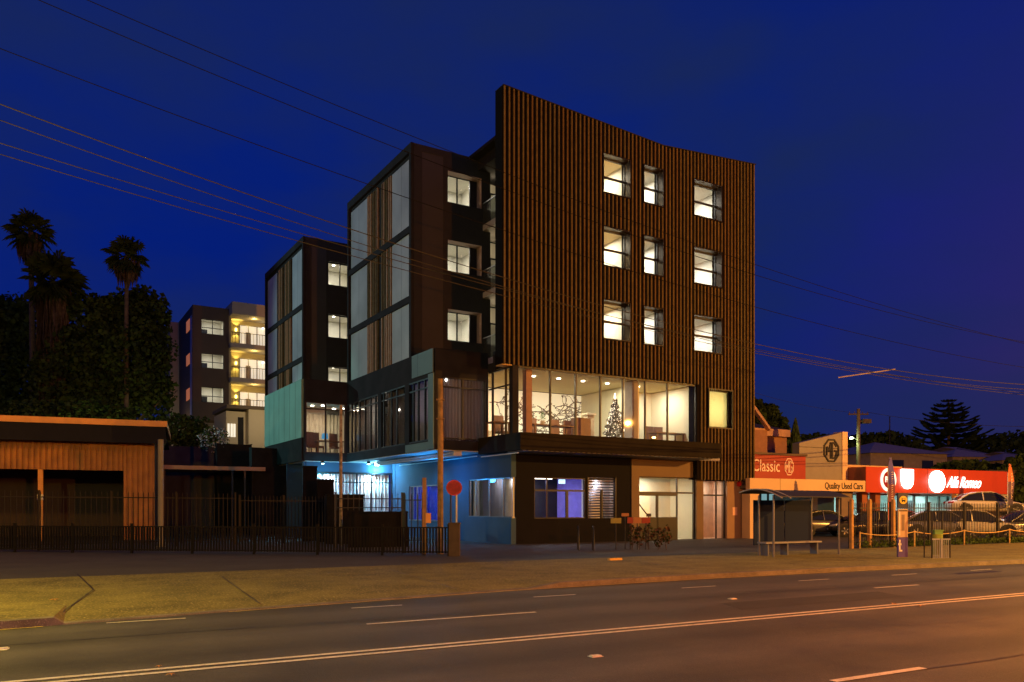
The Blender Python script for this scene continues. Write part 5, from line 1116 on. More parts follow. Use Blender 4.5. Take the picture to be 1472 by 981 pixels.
# ---- cars
def car(label, x, y, rot, paint, kind='sedan', z=0, group='cars parked in the showroom yard'):
    t = thing('parked_car', label, 'car', (x, y, z), rot, group)
    hb = kind == 'hatch'
    # body stations along x (front positive): x, z_bottom, z_shoulder, half width
    st = [(-2.18, .42, .78, .62), (-2.10, .30, .90, .78), (-1.7, .24, .98, .86), (-1.0, .20, .96, .89), (0, .19, .93, .90), (.9, .20, .90, .89), (1.35, .22, .86, .87), (1.8, .26, .76, .83), (2.05, .30, .66, .74), (2.16, .40, .56, .58)]
    if hb: st = [(a*.92, b_, c_, d_) for a, b_, c_, d_ in st]
    vs = []; n = 10
    for (x_, zb_, zs, hw) in st:
        h_ = zs-zb_; ring = [(hw*.80, zb_), (hw*.97, zb_+h_*.18), (hw, zb_+h_*.55), (hw*.96, zb_+h_*.85), (hw*.80, zs)]
        ring = ring+[(-a, c) for a, c in reversed(ring)]
        vs += [(x_, a, c) for a, c in ring]
    fs = []
    for i in range(len(st)-1):
        for k in range(n): fs.append((i*n+k, i*n+(k+1) % n, (i+1)*n+(k+1) % n, (i+1)*n+k))
    fs += [tuple(range(n)), tuple(range((len(st)-1)*n, len(st)*n))]
    b = MB(); b.add(vs, fs, 0, True); body = b.build('body', paint, t); md = body.modifiers.new('smooth', 'SUBSURF'); md.levels = md.render_levels = 1
    # greenhouse
    if hb: gh = [(-1.98, .92, .93, .70), (-1.70, .92, 1.36, .66), (-1.2, .92, 1.46, .62), (-.2, .90, 1.48, .62), (.35, .88, 1.38, .64), (1.10, .86, .90, .74)]
    else: gh = [(-1.75, .92, .96, .70), (-1.15, .92, 1.30, .63), (-.6, .92, 1.42, .60), (.1, .90, 1.43, .60), (.45, .88, 1.34, .63), (1.20, .86, .88, .74)]
    vs = []; 
    for (x_, z0, z1, hw) in gh: vs += [(x_, .80, z0), (x_, hw+.03, z1-.04), (x_, hw-.10, z1), (x_, -hw+.10, z1), (x_, -hw-.03, z1-.04), (x_, -.80, z0)]
    fs = []
    for i in range(len(gh)-1):
        for k in range(5): fs.append((i*6+k, i*6+k+1, (i+1)*6+k+1, (i+1)*6+k))
    fs += [tuple(range(6)), tuple(range((len(gh)-1)*6, len(gh)*6))]
    b = MB(); b.add(vs, fs, 0, True); b.build('windows', M_cgl, t)
    b = MB(); rr = gh[1:5]
    for (xa, _, za_, ha), (xb, _, zb2, hb2) in zip(rr, rr[1:]): b.add([(xa, ha-.02, za_+.012), (xb, hb2-.02, zb2+.012), (xb, -hb2+.02, zb2+.012), (xa, -ha+.02, za_+.012)], [(0, 1, 2, 3)], 0, True)
    for s in (-1, 1):
        for i, j in ((0, 1), (4, 5)):
            A, B_ = gh[i], gh[j]; b.tube([(A[0], s*(A[3]+.03 if A[2] > 1 else .79), A[2]-.02 if A[2] > 1 else A[1]), (B_[0], s*(B_[3]+.03 if B_[2] > 1 else .79), B_[2]-.02 if B_[2] > 1 else B_[1])], .03, 5)
        b.tube([(-.35, s*.80, .90), (-.38, s*.645, 1.42 if not hb else 1.45)], .035, 5)
        b.tube([(rr[0][0], s*(rr[0][3]+.02), rr[0][2]-.01), (rr[1][0], s*(rr[1][3]+.02), rr[1][2]-.01), (rr[2][0], s*(rr[2][3]+.02), rr[2][2]-.01), (rr[3][0], s*(rr[3][3]+.02), rr[3][2]-.01)], .028, 5)
    b.build('roof', paint, t)
    for s in (-1, 1):
        for xw in (-1.32*(.92 if hb else 1), 1.36*(.92 if hb else 1)):
            b = MB(); b.disc((0, 0, 0), .325, 'y', 24, 0, .21); w = b.build('wheel', M_tyre, t, loc=(xw, s*.80, .325)); b = MB(); b.disc((0, s*.106, 0), .21, 'y', 16, 0, .02)
            for k in range(5): a = k*1.2566; b.add([(0, s*.12, 0), (.2*math.cos(a-.2), s*.12, .2*math.sin(a-.2)), (.2*math.cos(a+.2), s*.12, .2*math.sin(a+.2))], [(0, 1, 2)], 1)
            b.build('rim', [M_dark, M_gal], w)
            b = MB(); b.disc((xw, s*.872, .36), .39, 'y', 24, 0, .03); b.build('wheel_arch', M_blk, t)
        kx = .92 if hb else 1
        b = MB(); b.add([(1.78*kx, s*.80, .62), (2.06*kx, s*.70, .58), (2.10*kx, s*.48, .60), (1.98*kx, s*.52, .70), (1.70*kx, s*.79, .74)], [(0, 1, 2, 3, 4)]); b.tube([(1.80*kx, s*.79, .66), (2.02*kx, s*.66, .63), (2.10*kx, s*.5, .62)], .055, 6); b.build('headlight', M_lens, t)
        b = MB(); b.tube([(-1.98*kx, s*.76, .82), (-2.12*kx, s*.62, .80), (-2.16*kx, s*.45, .79)], .06, 6); b.build('taillight', M_tail, t)
        b = MB(); b.ball((.78, s*.94, .97), .09, 8, 0, .7); b.build('mirror', paint, t)
    b = MB(); kx = .92 if hb else 1; b.box(2.10*kx, 2.17*kx, -.45, .45, .36, .50); b.build('grille', M_blk, t); b = MB(); b.box(2.17*kx, 2.19*kx, -.2, .2, .38, .48); b.build('number_plate', M_wt, t)
    return t
M_cgl = mat('car_glass', (.015, .018, .022), .08, 0, 0, spec=.8); M_tyre = mat('tyre', (.02, .02, .02), .8); M_lens = mat('headlight_lens', (.75, .75, .72), .12, .3); M_tail = mat('taillight_lens', (.35, .01, .01), .2)
P_w = mat('paint_white', (.50, .48, .44), .25, 0, .02, spec=.6); P_s = mat('paint_silver', (.24, .24, .24), .28, .5, .02); P_k = mat('paint_black', (.02, .02, .022), .2, 0, .02, spec=.6); P_g = mat('paint_grey', (.12, .12, .13), .25, .3, .02); P_r = mat('paint_red', (.40, .02, .02), .25, 0, .02)
def car_at(label, p, Y, rot, paint, kind='sedan', z=0): return car(label, PX(p, Y), Y, R(rot), paint, kind, z)
car_at('pale yellow-lit hatchback behind the fence, below the wordmark sign', 1404, 42, -20, P_w, 'hatch')
car_at('silver sedan behind the fence between bus stop totem and pale hatchback', 1350, 42.5, -12, P_s)
car_at('dark sedan behind the fence, left of the bus stop totem', 1250, 44, 165, P_k)
car_at('red sedan half hidden directly behind the bus stop totem', 1302, 44.5, -25, P_r)
car_at('grey sedan with its nose at the right edge of the picture', 1474, 43.5, 178, P_g)
car_at('black sedan in the shade under the used car canopy', 1106, 45.0, 200, P_k)
car_at('dark car under the canopy behind the bus shelter', 1182, 45.5, 10, P_g)
car_at('white sports sedan raised on the display ramp at the right', 1417, 48.5, -14, P_w, z=1.12)
b = MB(); b.prism([(-6, 0), (5.5, 0), (5.5, .35), (2.6, 1.12), (-6, 1.12)], -1.6, 1.6); tag(b.build('display_ramp', mat('ramp_concrete', (.20, .11, .07), .8, 0, .2, 2), loc=(PX(1417, 48.5), 48.5, 0), rot=R(-14)), 'brick-coloured display ramp carrying the white sports sedan', 'ramp')
# ---- right-hand fence and orange posts
def rpt(p, t): return tuple(RF.w(RF.s_at(p, t), t)[:2])
fence('picket_fence', 'black spear-topped fence in front of the parked cars', [rpt(1222, 21.6), rpt(1560, 21.6)], .05, 1.78, .115, .022, 2.3, m=M_dark, pw=.05)
for p, lab in ((1224, 'first orange gate post, left end of the yard fence'), (1250, 'second orange gate post of the yard fence'), (1284, 'third orange gate post, just left of the bus stop totem')):
    x, y = rpt(p, 21.3); b = MB(); b.box(-.06, .06, -.06, .06, 0, 1.9); b.add([(-.06, -.06, 1.9), (.06, -.06, 1.9), (.06, .06, 1.9), (-.06, .06, 1.9), (0, 0, 1.97)], [(0, 1, 4), (1, 2, 4), (2, 3, 4), (3, 0, 4)]); tag(b.build('gate_post', mat('weathered_orange', (.34, .19, .06), .7, 0, .3, 5), loc=(x, y, 0), rot=RF.a), lab, 'post', 'orange gate posts')
ch = MB(); pts = []
for i in range(41):
    s_ = RF.s_at(1236, 21.0)+i*.33; u = (i % 10)/10; pts.append((s_, 21.0, .62-.35*4*u*(1-u)*.35))
ch.tube(pts, .018, 5)
for i in range(0, 41, 10): ch.tube([(pts[i][0], 21.0, 0), (pts[i][0], 21.0, .66)], .03, 6)
tag(ch.build('chain_barrier', mat('yellow_chain', (.55, .36, .12), .5), rot=RF.a), 'low looped yellow chain hung on short posts before the yard fence', 'chain')
# low hedge strip
b = MB(); rnd = random.Random(3)
for i in range(2600):
    s_ = rnd.uniform(RF.s_at(1236, 21.3), RF.s_at(1500, 21.3)); t_ = 21.3+rnd.gauss(0, .14); z = abs(rnd.gauss(0, .12)); a = rnd.uniform(0, 6.28); L = rnd.uniform(.04, .1)
    b.add([(s_, t_, z), (s_+L*math.cos(a), t_+L*math.sin(a), z+.03), (s_+.3*L, t_, z+L)], [(0, 1, 2)])
tag(b.build('ground_cover', M_lf2, rot=RF.a, fixn=False), 'scrubby low planting along the foot of the yard fence', 'planting', kind='stuff')
# ---- bus shelter
YS = 26.4
x, y = PX(1112, 25.4), 25.4
sh_ = thing('bus_shelter', 'bus shelter with arched roof and perforated dark blue screens', 'bus shelter', (x, y, 0), RF.a)
M_sst = mat('shelter_steel', (.14, .15, .20), .4, .5); M_perf = bpy.data.materials.new('perforated_blue'); M_perf.use_nodes = True; nt = M_perf.node_tree; pb = nt.nodes['Principled BSDF']; pb.inputs['Base Color'].default_value = (.010, .018, .060, 1); pb.inputs['Roughness'].default_value = .8; pb.inputs['Specular IOR Level'].default_value = .1
tc_ = nt.nodes.new('ShaderNodeTexCoord'); vo = nt.nodes.new('ShaderNodeTexVoronoi'); vo.inputs['Scale'].default_value = 14; vo.inputs['Randomness'].default_value = .0; lt = nt.nodes.new('ShaderNodeMath'); lt.operation = 'LESS_THAN'; lt.inputs[1].default_value = .20
tr = nt.nodes.new('ShaderNodeBsdfTransparent'); mx = nt.nodes.new('ShaderNodeMixShader'); nt.links.new(tc_.outputs['Object'], vo.inputs['Vector']); nt.links.new(vo.outputs['Distance'], lt.inputs[0]); nt.links.new(lt.outputs[0], mx.inputs[0]); nt.links.new(pb.outputs[0], mx.inputs[1]); nt.links.new(tr.outputs[0], mx.inputs[2]); nt.links.new(mx.outputs[0], nt.nodes['Material Output'].inputs[0])
SL = 3.09
for (s_, r_) in ((0.0, 0), (.28, .9), (SL-.02, 0.05), (SL-.02, 1.2)): b = MB(); b.tube([(s_, r_, 0), (s_, r_, 2.0)], .035, 8); b.build('post', M_sst, sh_)
b = MB(); b.box(.35, 1.75, 1.2, 1.23, .35, 1.85); b.build('perforated_screen', M_perf, sh_); b = MB(); b.box(1.8, SL-.06, 1.2, 1.23, .35, 1.85); b.build('perforated_screen', M_perf, sh_)
b = MB()
for i in range(10):
    a0_, a1_ = i/10, (i+1)/10; f_ = lambda u: (-.35+1.75*u, 1.80+.36*math.sin(math.pi*(.12+.62*u)))
    (r0_, z0_), (r1_, z1_) = f_(a0_), f_(a1_); b.add([(-.1, r0_, z0_), (SL+.05, r0_, z0_), (SL+.05, r1_, z1_), (-.1, r1_, z1_), (-.1, r0_, z0_+.02), (SL+.05, r0_, z0_+.02), (SL+.05, r1_, z1_+.02), (-.1, r1_, z1_+.02)], [(0, 1, 2, 3), (4, 5, 6, 7), (0, 1, 5, 4), (3, 2, 6, 7), (0, 3, 7, 4), (1, 2, 6, 5)])
b.build('roof', mat('shelter_roof', (.018, .016, .016), .6), sh_)
for s_ in (-.1, .28):
    b = MB(); b.tube([(s_, -.45+1.85*i/12, 1.80+.40*math.sin(math.pi*(.08+.66*i/12))) for i in range(13)], .022, 6); b.build('roof_rib', mat('pale_rib', (.30, .29, .28), .5), sh_)
b = MB(); b.box(.25, SL-.25, .55, .95, .42, .47); b.build('bench_seat', mat('bench_grey', (.22, .23, .28), .5), sh_)
for s_ in (.4, 1.28, SL-.4): b = MB(); b.box(s_-.03, s_+.03, .6, .9, 0, .42); b.build('bench_leg', M_sst, sh_)
# ---- bus stop totem
x, y = G(1297, 803); tt = thing('bus_stop_totem', 'slim bus stop totem with yellow bus roundel, timetable panel and purple base', 'bus stop sign', (x, y, 0), R(6))
zz = lambda q: PZ(q, y)
wt = 7.2/F*y
b = MB(); b.box(-wt, wt, -.04, .04, 0, zz(773)); b.build('base_panel', mat('purple_panel', (.10, .07, .30), .5), tt)
b = MB(); b.box(-wt, wt, -.04, .04, zz(772.5), zz(732)); b.build('timetable_panel', mat('beige_panel', (.50, .36, .22), .55), tt)
b = MB(); b.box(-wt, wt, -.045, .045, zz(731.5), zz(709)); b.build('header_panel', mat('navy_panel', (.04, .045, .09), .4), tt)
c_ = (-.02, -.05, zz(719)); b = MB(); b.disc((0, -.055, zz(719)), .125, 'y', 28, 0, .02); rd = b.build('roundel', mat('yellow_roundel', (.75, .48, .04), .4, emit=(.8, .5, .05), estr=.12), tt)
b = MB(); cz = zz(719); b.box(-.06, .06, -.075, -.066, cz-.05, cz+.06); b.box(-.07, .07, -.075, -.067, cz-.005, cz+.0); b.box(-.055, -.03, -.075, -.067, cz-.075, cz-.05); b.box(.03, .055, -.075, -.067, cz-.075, cz-.05); b.build('bus_pictogram', M_blk, rd)
b = MB(); b.box(-.045, .045, -.078, -.076, cz+.01, cz+.045); b.build('pictogram_window', MATS['yellow_roundel'], rd)
b = MB(); b.box(-wt+.03, -wt+.06, -.045, -.041, zz(770), zz(735)); b.box(-.05, .05, -.046, -.041, zz(763), zz(740), 1); b.box(-wt+.02, wt-.02, -.046, -.041, zz(735.5), zz(733.5), 2); b.build('timetable_print', [M_wt, mat('timetable_ink', (.22, .16, .12), .6), mat('timetable_header', (.10, .08, .06), .6)], tt)
b = MB(); b.box(-wt+.03, -wt+.07, -.046, -.041, zz(793), zz(776)); b.box(-wt+.03, -wt+.13, -.046, -.041, zz(793), zz(790.5)); b.box(-wt+.0, -wt+.1, -.046, -.041, zz(784), zz(781)); b.build('white_marking', M_wt, tt)
# ---- litter bin cage
x, y = G(1347, 804.5); bc = thing('bin_cage', 'tall open bin frame with slatted lower cage beside the bus stop', 'bin frame', (x, y, 0), R(4)); w_ = 13.5/F*y; h_ = PZ(735, y)
b = MB()
for sx in (-1, 1):
    for sy in (-.2, .2): b.tube([(sx*w_, sy, 0), (sx*w_, sy, h_)], .02, 6)
for sy in (-.2, .2): b.tube([(-w_, sy, h_), (w_, sy, h_)], .02, 6)
for sx in (-1, 1): b.tube([(sx*w_, -.2, h_), (sx*w_, .2, h_)], .02, 6)
b.build('frame', M_dark, bc)
b = MB()
for i in range(11): xx = -w_+2*w_*i/10; b.box(xx-.008, xx+.008, -.215, -.2, 0.02, PZ(774, y))
b.box(-w_, w_, -.22, -.2, PZ(776, y), PZ(774, y)); b.box(-w_, w_, -.22, -.2, .02, .06); b.box(-.03, .03, -.235, -.2, 0, PZ(774, y)); b.build('slatted_front', mat('cage_slats', (.34, .36, .42), .4, .5), bc)
b = MB(); b.tube([(0, 0, .15), (0, 0, PZ(768, y)), ], [.14, .16], 12); b.build('bin_liner', mat('green_liner', (.18, .24, .04), .5), bc); b = MB(); b.box(-.13, .13, -.1, .1, PZ(768, y), PZ(761, y)-.05); b.box(-.16, .16, -.12, .12, PZ(761, y)-.05, PZ(761, y)-.02); b.build('bin_lid', mat('green_lid', (.12, .25, .08), .5), bc)
# ---- feather banners
def banner(label, p, q0, q1, Y, cols, txt):
    t = thing('feather_banner', label, 'banner', (PX(p, Y), Y, 0), 0, 'feather banners of the car yard'); z0, z1 = PZ(q1, Y), PZ(q0, Y); w = .36
    b = MB(); b.tube([(-w*.5, 0, 0), (-w*.5, 0, z1-.6), (-w*.35, 0, z1-.15), (.02, 0, z1)], [.022, .018, .012, .008], 6); b.build('mast', M_gal, t)
    b = MB(); n = 14; vs = []
    for i in range(n+1):
        u = i/n; z = z0+(z1-z0)*u; xl = -w*.5+max(0, u-.8)*2.2*w*.5; xr = w*.42*(1 if u < .75 else max(.08, 1-((u-.75)/.25)**2*.9)); yb = .05*math.sin(u*9); vs += [(xl, .012, z), ((xl+xr)/2, yb, z), (xr, yb*1.6, z)]
    for i in range(n):
        m_ = 0 if i/n > .55 else 1 if i/n < .28 else 2
        b.add([vs[i*3], vs[i*3+1], vs[i*3+4], vs[i*3+3]], [(0, 1, 2, 3)], m_, True); b.add([vs[i*3+1], vs[i*3+2], vs[i*3+5], vs[i*3+4]], [(0, 1, 2, 3)], m_, True)
    b.build('flag', cols, t, fixn=False)
    b = MB(); rnd = random.Random(int(p)); 
    for i in range(18):
        z = z0+(z1-z0)*(.16+.035*i); b.prism([(-w*.12, z), (w*.10+rnd.uniform(-.05, .05), z+.03), (w*.10, z+.055), (-w*.12, z+.03)], -.10, -.098)
    b.build('vertical_print', M_pw, t)
B1 = [mat('flag_blue', (.07, .06, .38), .7), mat('flag_red', (.5, .05, .05), .7), mat('flag_maroon', (.22, .08, .12), .7)]
banner('tall blue and red feather banner in front of the round badge', 1281.5, 658, 748, 40, B1, '')
banner('dark feather banner with red tip at the right end of the red fascia', 1453, 667, 727, 47, [mat('flag_orange', (.45, .13, .06), .7), mat('flag_navy', (.05, .04, .10), .7), mat('flag_dark', (.12, .07, .16), .7)], '')
# ---- small colour boards and plants before the brown portal
M_bd = {'g': mat('board_olive', (.24, .22, .05), .6), 'r': mat('board_red', (.25, .035, .02), .6), 'o': mat('board_orange', (.34, .15, .06), .6), 'k': M_dark}
for p0, p1, q0, q1, c_, lab in ((878, 893, 745, 752.5, 'g', 'olive-green board on posts, leftmost of the low boards'), (893.5, 904, 738, 742.5, 'o', 'small orange board above and right of the olive board'), (902, 910, 744, 752.5, 'r', 'narrow red board left of the orange one'), (910.5, 922, 744, 752.5, 'o', 'orange board between the two red boards'), (922.5, 934.5, 744, 752.5, 'r', 'wide red board at the right end of the low boards'), (929, 936, 738.5, 743, 'k', 'tiny dark board above the wide red board')):
    Yb = 30.5 if q0 > 740 else 31; t = thing('small_board', lab, 'board', (PX((p0+p1)/2, Yb), Yb, 0), 0, 'small boards on posts before the portal'); w = (p1-p0)/2/F*Yb
    b = MB(); b.box(-w, w, -.02, .02, PZ(q1, Yb), PZ(q0, Yb)); b.build('board', M_bd[c_], t); b = MB(); b.tube([(0, .03, 0), (0, .03, PZ(q1, Yb)+.1)], .02, 6); b.build('post', M_dark, t)
for i, (p, lab) in enumerate(((909, 'leafy red-tipped plant, leftmost under the boards'), (919, 'leafy plant under the orange board'), (932, 'leafy plant under the wide red board'), (946, 'leafy red-tipped plant right of the boards'), (958, 'small leafy plant nearest the bright shop door'))):
    Yp = 30.0; t = thing('leafy_plant', lab, 'plant', (PX(p, Yp), Yp, 0), 0, 'leafy plants under the boards'); rnd = random.Random(i+40); b = MB(); hgt = rnd.uniform(.7, 1.0)
    for k in range(4): b.tube([(0, 0, 0), (rnd.uniform(-.1, .1), rnd.uniform(-.1, .1), hgt*.6), (rnd.uniform(-.2, .2), rnd.uniform(-.2, .2), hgt)], .008, 4)
    b.build('stem', M_bark, t); b = MB()
    crown(b, [(0, 0, hgt*.7, .2, .2, .38)], 130, .10, i+60); b.build('leaves', [mat('reddish_leaf', (.10, .045, .02), .7), M_lf1], t, fixn=False)
br = thing('bike_rail', 'low arched steel rails in front of the purple-lit windows', 'rail', (PX(842, 30), 30, 0))
for dx in (-.28, .28): b = MB(); b.tube([(dx-.0, -.25, 0), (dx, -.25, .75), (dx, -.1, .9), (dx, .1, .9), (dx, .25, .75), (dx, .25, 0)], .025, 6); b.build('hoop', M_dark, br)

# ================================================================== BACKGROUND RIGHT
HF = Frame(PX(1096, 62), 62, 28)
hs = thing('brick_house', 'orange-lit house with dark gabled roof behind the showroom', 'house', (HF.o[0], HF.o[1], 0), HF.a)
hz = HF.z_at(629, 2, 0); b = MB(); b.box(-4, HF.s_at(1131, 0), 0, 6, 0, hz); b.build('wall', mat('house_wall', (.42, .22, .12), .8), hs)
e_ = HF.s_at(1135.5, -.5); b = MB(); b.box(-4.5, e_, -.55, 6.4, hz+.003, hz+.55); b.build('eaves', mat('house_eaves', (.62, .38, .22), .6), hs)
b = MB(); b.add([(-4.5, -.5, hz+.56), (e_, -.5, hz+.56), (e_, 6.4, hz+.56), (-4.5, 6.4, hz+.56), (-1.2, 3, hz+2.4), (e_-2.8, 3, hz+1.6)], [(0, 1, 5, 4), (1, 2, 5), (2, 3, 4, 5), (3, 0, 4)]); b.build('roof', mat('dark_tile_roof', (.06, .045, .04), .8, 0, .2, 4, .5, 8), hs)
b = MB(); b.prism([(HF.s_at(1083, -.9), hz+2.3), (HF.s_at(1107, -.9), hz+.6), (HF.s_at(1107, -.9), hz+.35), (HF.s_at(1083, -.9), hz+2.0)], -.95, -.6); b.build('gable_barge', MATS['house_eaves'], hs)
b = MB(); b.box(-4, HF.s_at(1103, -.6), -.6, -.002, 0, hz+.4); b.build('gable_wall', MATS['house_wall'], hs)
def hip_house(label, p0, p1, qe, qr, Y, deg, dep=9, wallc=(.30, .24, .18), roofc=(.30, .27, .28)):
    HF = Frame(PX(p0, Y), Y, deg); L = HF.s_at(p1, 0); t = thing('hip_roof_house', label, 'house', (HF.o[0], HF.o[1], 0), HF.a, 'distant houses behind the showroom')
    ze = HF.z_at(qe, L/2, 0); zr = HF.z_at(qr, L/2, dep/2); b = MB(); b.box(.5, L-.5, .5, dep-.5, 0, ze); b.build('wall', mat('far_wall_%d' % p0, wallc, .8), t)
    b = MB(); b.add([(0, 0, ze), (L, 0, ze), (L, dep, ze), (0, dep, ze), (dep*.45, dep/2, zr), (L-dep*.45, dep/2, zr)], [(0, 1, 5, 4), (1, 2, 5), (2, 3, 4, 5), (3, 0, 4), (0, 1, 2, 3)]); b.build('roof', mat('far_roof_%d' % p0, roofc, .6, 0, .1), t)
    for k in range(2): b = MB(); x = L*(.3+.35*k); b.box(x, x+1.4, .44, .497, ze-2.0, ze-.7); b.build('window', M_cgl, t)
hip_house('far house with broad grey roof left of the norfolk pine', 1250, 1372, 652, 636, 84, 14, 12)
hip_house('far house with grey roof just right of the norfolk pine', 1368, 1448, 657, 643, 92, 8, 10, roofc=(.34, .31, .31))
hip_house('far house with grey roof cut by the right edge of the picture', 1440, 1520, 662, 650, 88, 8, 9)
wall_px('rear_wall', 'pale low wall stretch behind the right end of the red fascia', 1422, 1462, 677, 66, 67, .3, M_rbr)
for i, (p, q, rx, rz, Yt, lab) in enumerate(((1170, 652, 5.5, 2.3, 105, 'round dark tree behind the pale sign wall'), (1265, 654, 6.5, 2.9, 108, 'wide dark tree behind the street pole lamp'), (1310, 668, 5.0, 1.8, 100, 'lower dark tree between street pole and norfolk pine'), (1446, 656, 7.5, 3.4, 118, 'wide dark rounded tree right of the norfolk pine'), (1385, 684, 3.6, 1.3, 74, 'dark bushy tree just above the red fascia'), (1478, 700, 2.6, 2.4, 68, 'dark tree behind the feather banner at the right edge'), (1090, 612, 2.0, 2.2, 74, 'narrow dark tree top beside the building, above the house roof'))):
    x0 = PX(p, Yt); zc = PZ(q, Yt)
    tree('background_tree', lab, x0, Yt, 0, [(0, 0, zc, rx, rx*.7, rz), (-rx*.6, 1, zc-rz*.4, rx*.6, rx*.5, rz*.8), (rx*.6, -1, zc-rz*.35, rx*.6, rx*.5, rz*.75), (0, 0, zc*.5, rx*.9, rx*.6, zc*.5)], 9000, .85, 20+i, .3, group='dark trees beyond the showroom')
# cypress
x0 = PX(1143.5, 60); t = thing('cypress_tree', 'slim pointed cypress beside the orange-lit house', 'tree', (x0, 60, 0)); b = MB(); b.tube([(0, 0, 0), (0, 0, 6)], [.15, .03], 6); b.build('trunk', M_bark, t); b = MB(); rnd = random.Random(2); zt_ = PZ(605, 60)
for i in range(3800):
    z = 1+(zt_-1)*rnd.random(); rr = .62*min(1, (zt_-z)/3.2)**.7*rnd.uniform(.4, 1.05); a = rnd.uniform(0, 6.28); c = Vector((rr*math.cos(a), rr*math.sin(a), z)); b.add([c, c+Vector((.05, .03, .1)), c+Vector((rnd.uniform(-.04, .04), 0, .26)), c+Vector((-.05, -.02, .1))], [(0, 1, 2, 3)], rnd.randint(0, 1))
b.build('crown', [M_lf1, M_lf2], t, fixn=False)
# norfolk pine
Yn = 112; x0 = PX(1364, Yn); zt_ = PZ(574, Yn); zb_ = PZ(662, Yn)
t = thing('norfolk_pine', 'tall tiered norfolk island pine against the evening sky', 'tree', (x0, Yn, 0)); b = MB(); b.tube([(0, 0, 0), (0, 0, zt_)], [.5, .06], 8); b.build('trunk', M_bark, t)
b = MB(); rnd = random.Random(6); z = zt_-.3; L = .7; k = 0
while z > zb_-3:
    nb = 7; off = rnd.uniform(0, 1)
    for j in range(nb):
        a = off+j*2*math.pi/nb+rnd.uniform(-.2, .2); LL = L*rnd.uniform(.72, 1.12); d = Vector((math.cos(a), math.sin(a), 0)); n_ = int(LL*20)+8
        for i in range(n_*5):
            u = rnd.uniform(.08, 1); sag = -.12*LL*math.sin(u*2.6)+.30*u*u*LL*.55; c = d*LL*u+Vector((0, 0, z+sag)); q = Vector((-d.y, d.x, 0))*rnd.choice((-1, 1)); w = (.26+.80*(1-u*.55)*min(1, LL/3))*rnd.uniform(.5, 1.1)
            b.add([c, c+q*w*.5+d*w*.35+Vector((0, 0, .12)), c+q*w+d*w*.6+Vector((0, 0, .16)), c+q*w*.5+d*w*.6-Vector((0, 0, .02))], [(0, 1, 2, 3)])
        b.tube([Vector((0, 0, z)), d*LL*.5+Vector((0, 0, z-.10*LL)), d*LL+Vector((0, 0, z+.05*LL))], [.06, .04, .02], 4)
    z -= .62+.015*k; k += 1; L = min(5.0, 1.0+.56*k) 
b.build('crown', M_lf1, t, fixn=False)
# street pole with lamp
Yp = 72; x0 = PX(1234, Yp); z1_ = PZ(588, Yp)
t = thing('street_pole', 'timber power pole with crossarm, transformer and glowing greenish street lamp', 'power pole', (x0, Yp, 0))
b = MB(); b.tube([(0, 0, 0), (0, 0, z1_)], [.22, .15], 10); b.build('pole', mat('pole_timber', (.16, .13, .09), .85), t)
b = MB(); b.box(-.9, .9, -.06, .06, z1_-.55, z1_-.42)
for x_ in (-.8, -.35, .35, .8): b.tube([(x_, 0, z1_-.42), (x_, 0, z1_-.26)], .035, 6)
b.build('crossarm', M_bark, t)
b = MB(); b.box(.3, 1.05, -.3, .3, PZ(609, Yp), PZ(603, Yp)); b.box(.1, .3, -.04, .04, PZ(607, Yp), PZ(605, Yp)); b.build('transformer', M_bark, t)
zl = PZ(630.5, Yp); b = MB(); b.tube([(0, -.1, zl-.55), (-.35, -.3, zl-.05), (-.62, -.4, zl)], .03, 6); b.build('lamp_arm', M_gal, t)
b = MB(); b.ball((-.82, -.45, zl), .17, 8, 0, .55); b.build('lamp_head', emis('green_street_lamp', (.85, 1, .62), 16), t)
lamp('POINT', (x0-.82, Yp-.45, zl-.3), 140, (.75, 1, .40), .12, name='street_lamp_light')
post_px('thin_mast', 'thin distant mast between the street pole and the norfolk pine', 1279, 95, 599, .14, M_dark, 'mast')
# ================================================================== OVERHEAD LINES
def wire(label, pts, T, rad=.014, m=None, p0=-160, p1=1640, grp='overhead power lines along the road'):
    P3 = []
    for p, q in pts: s_ = RF.s_at(p, T); P3.append((s_, RF.z_at(q, s_, T)))
    def zf(s):
        z = 0
        for i, (si, zi) in enumerate(P3):
            l = zi
            for j, (sj, _) in enumerate(P3):
                if j != i: l *= (s-sj)/(si-sj)
            z += l
        return z
    sa_, sb_ = RF.s_at(p0, T), RF.s_at(p1, T); b = MB(); n = 60
    b.tube([RF.w(sa_+(sb_-sa_)*i/n, T, zf(sa_+(sb_-sa_)*i/n)) for i in range(n+1)], rad, 5)
    tag(b.build('power_line', m or M_wire), label, 'power line', grp); return zf
M_wire = mat('wire', (.045, .042, .030), .8, spec=.1); M_wired = mat('wire_dark', (.010, .010, .010), .9, spec=.0)
wire('topmost dark power line crossing above the building', [(125, 0), (595, 197), (1087, 381)], 20.5, .010, M_wired, 60, 1600)
wire('second dark power line from the top', [(55, 0), (575, 215), (1087, 396)], 20.2, .010, M_wired)
wire('third dark power line from the top', [(0, 70), (520, 262), (1087, 442)], 20.0, .010, M_wired)
z4 = wire('brightest power line, fourth from the top', [(0, 150), (720, 398), (1472, 553)], 18.5, .012)
wire('fifth power line, just under the brightest one', [(0, 173), (640, 388), (1472, 560)], 18.9, .010)
wire('sixth power line, second lowest of the strung set', [(0, 206), (560, 372), (1472, 565)], 19.3, .010)
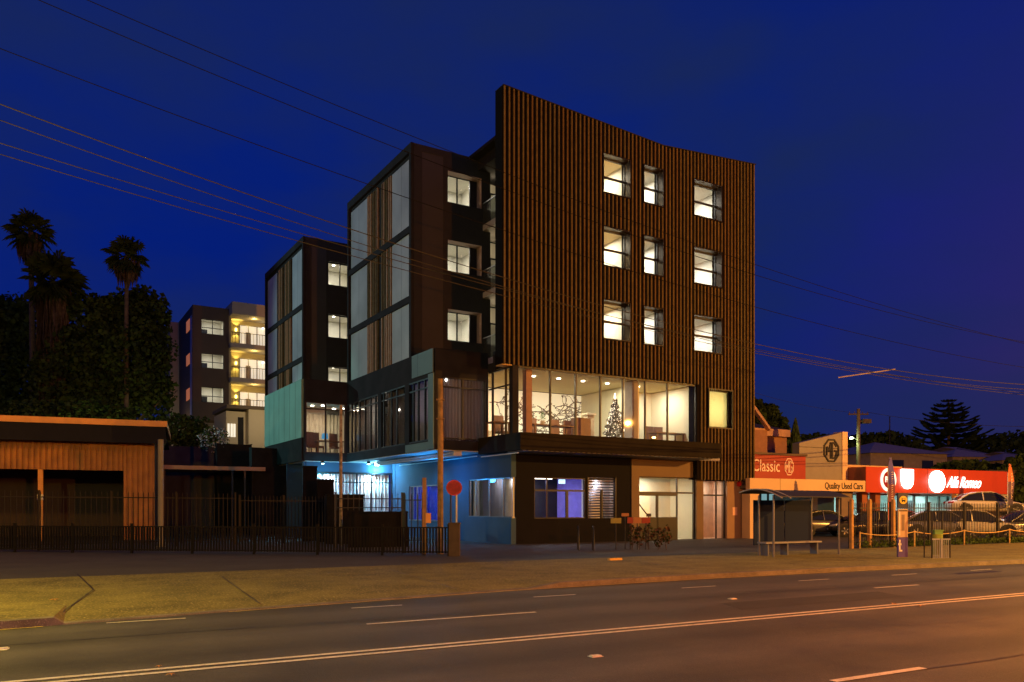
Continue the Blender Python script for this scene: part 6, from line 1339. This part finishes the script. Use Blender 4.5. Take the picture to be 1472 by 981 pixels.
z7 = wire('lowest power line of the strung set', [(0, 222), (440, 350), (1472, 568)], 19.7, .010)
a_ = RF.w(RF.s_at(1205, 19.7), 19.7, RF.z_at(543, RF.s_at(1205, 19.7), 19.7)); c_ = RF.w(RF.s_at(1287, 18.5), 18.5, RF.z_at(531, RF.s_at(1287, 18.5), 18.5))
b = MB(); b.tube([a_, c_], .022, 6); tag(b.build('line_spreader', mat('pale_spreader', (.45, .38, .32), .5)), 'pale spreader bar tying the power lines together at the right', 'spreader')
def wire2(label, A, B_, sag, rad=.02):
    b = MB(); A, B_ = Vector(A), Vector(B_); b.tube([A.lerp(B_, i/20)-Vector((0, 0, sag*4*(i/20)*(1-i/20))) for i in range(21)], rad, 4); tag(b.build('service_line', M_wire), label, 'power line', 'far service lines at the right')
wire2('far service line running right from the street pole', (x0+.8, Yp, z1_-.3), (PX(1560, 60), 60, PZ(612, 60)), .5, .016)
wire2('far service line running left from the street pole', (x0-.8, Yp, z1_-.3), (PX(1085, 66), 66, PZ(565, 66)), .2, .012)
# ================================================================== STREET AND SITE LIGHTING
SOD = (1.0, .50, .10)
lamp('POINT', (17, 18, 5.0), 3200, SOD, .03, name='street_lamp_right')
lamp('POINT', (36, 27, 9.0), 42000, (1.0, .40, .06), .04, name='street_lamp_far')
lamp('POINT', (-11.5, 9.5, 5.5), 4000, (1.0, .68, .08), .25, name='street_lamp_left')
lamp('POINT', (-28, 20, 8), 4200, (1.0, .44, .06), .25, name='street_lamp_shed')
lamp('POINT', (13, 7, 4.8), 11500, (1.0, .23, .008), .05, name='street_lamp_behind')
lamp('POINT', (-7, -3, 7.5), 1500, (.92, .92, .95), .1, name='road_fill_light')  # added unseen white fill, makes the left of the road greyer
aim(lamp('SPOT', (-44, 47, 17.0), 14000, (.55, .95, .90), .3, name='yard_floodlight_high', spot=50, blend=.5), BF.w(-3, 15, 13))
aim(lamp('SPOT', (-34, 34, 12.0), 3600, (.06, .95, .68), .2, name='yard_floodlight_low', spot=27, blend=.6), (-13.6, 47.0, 7.2))
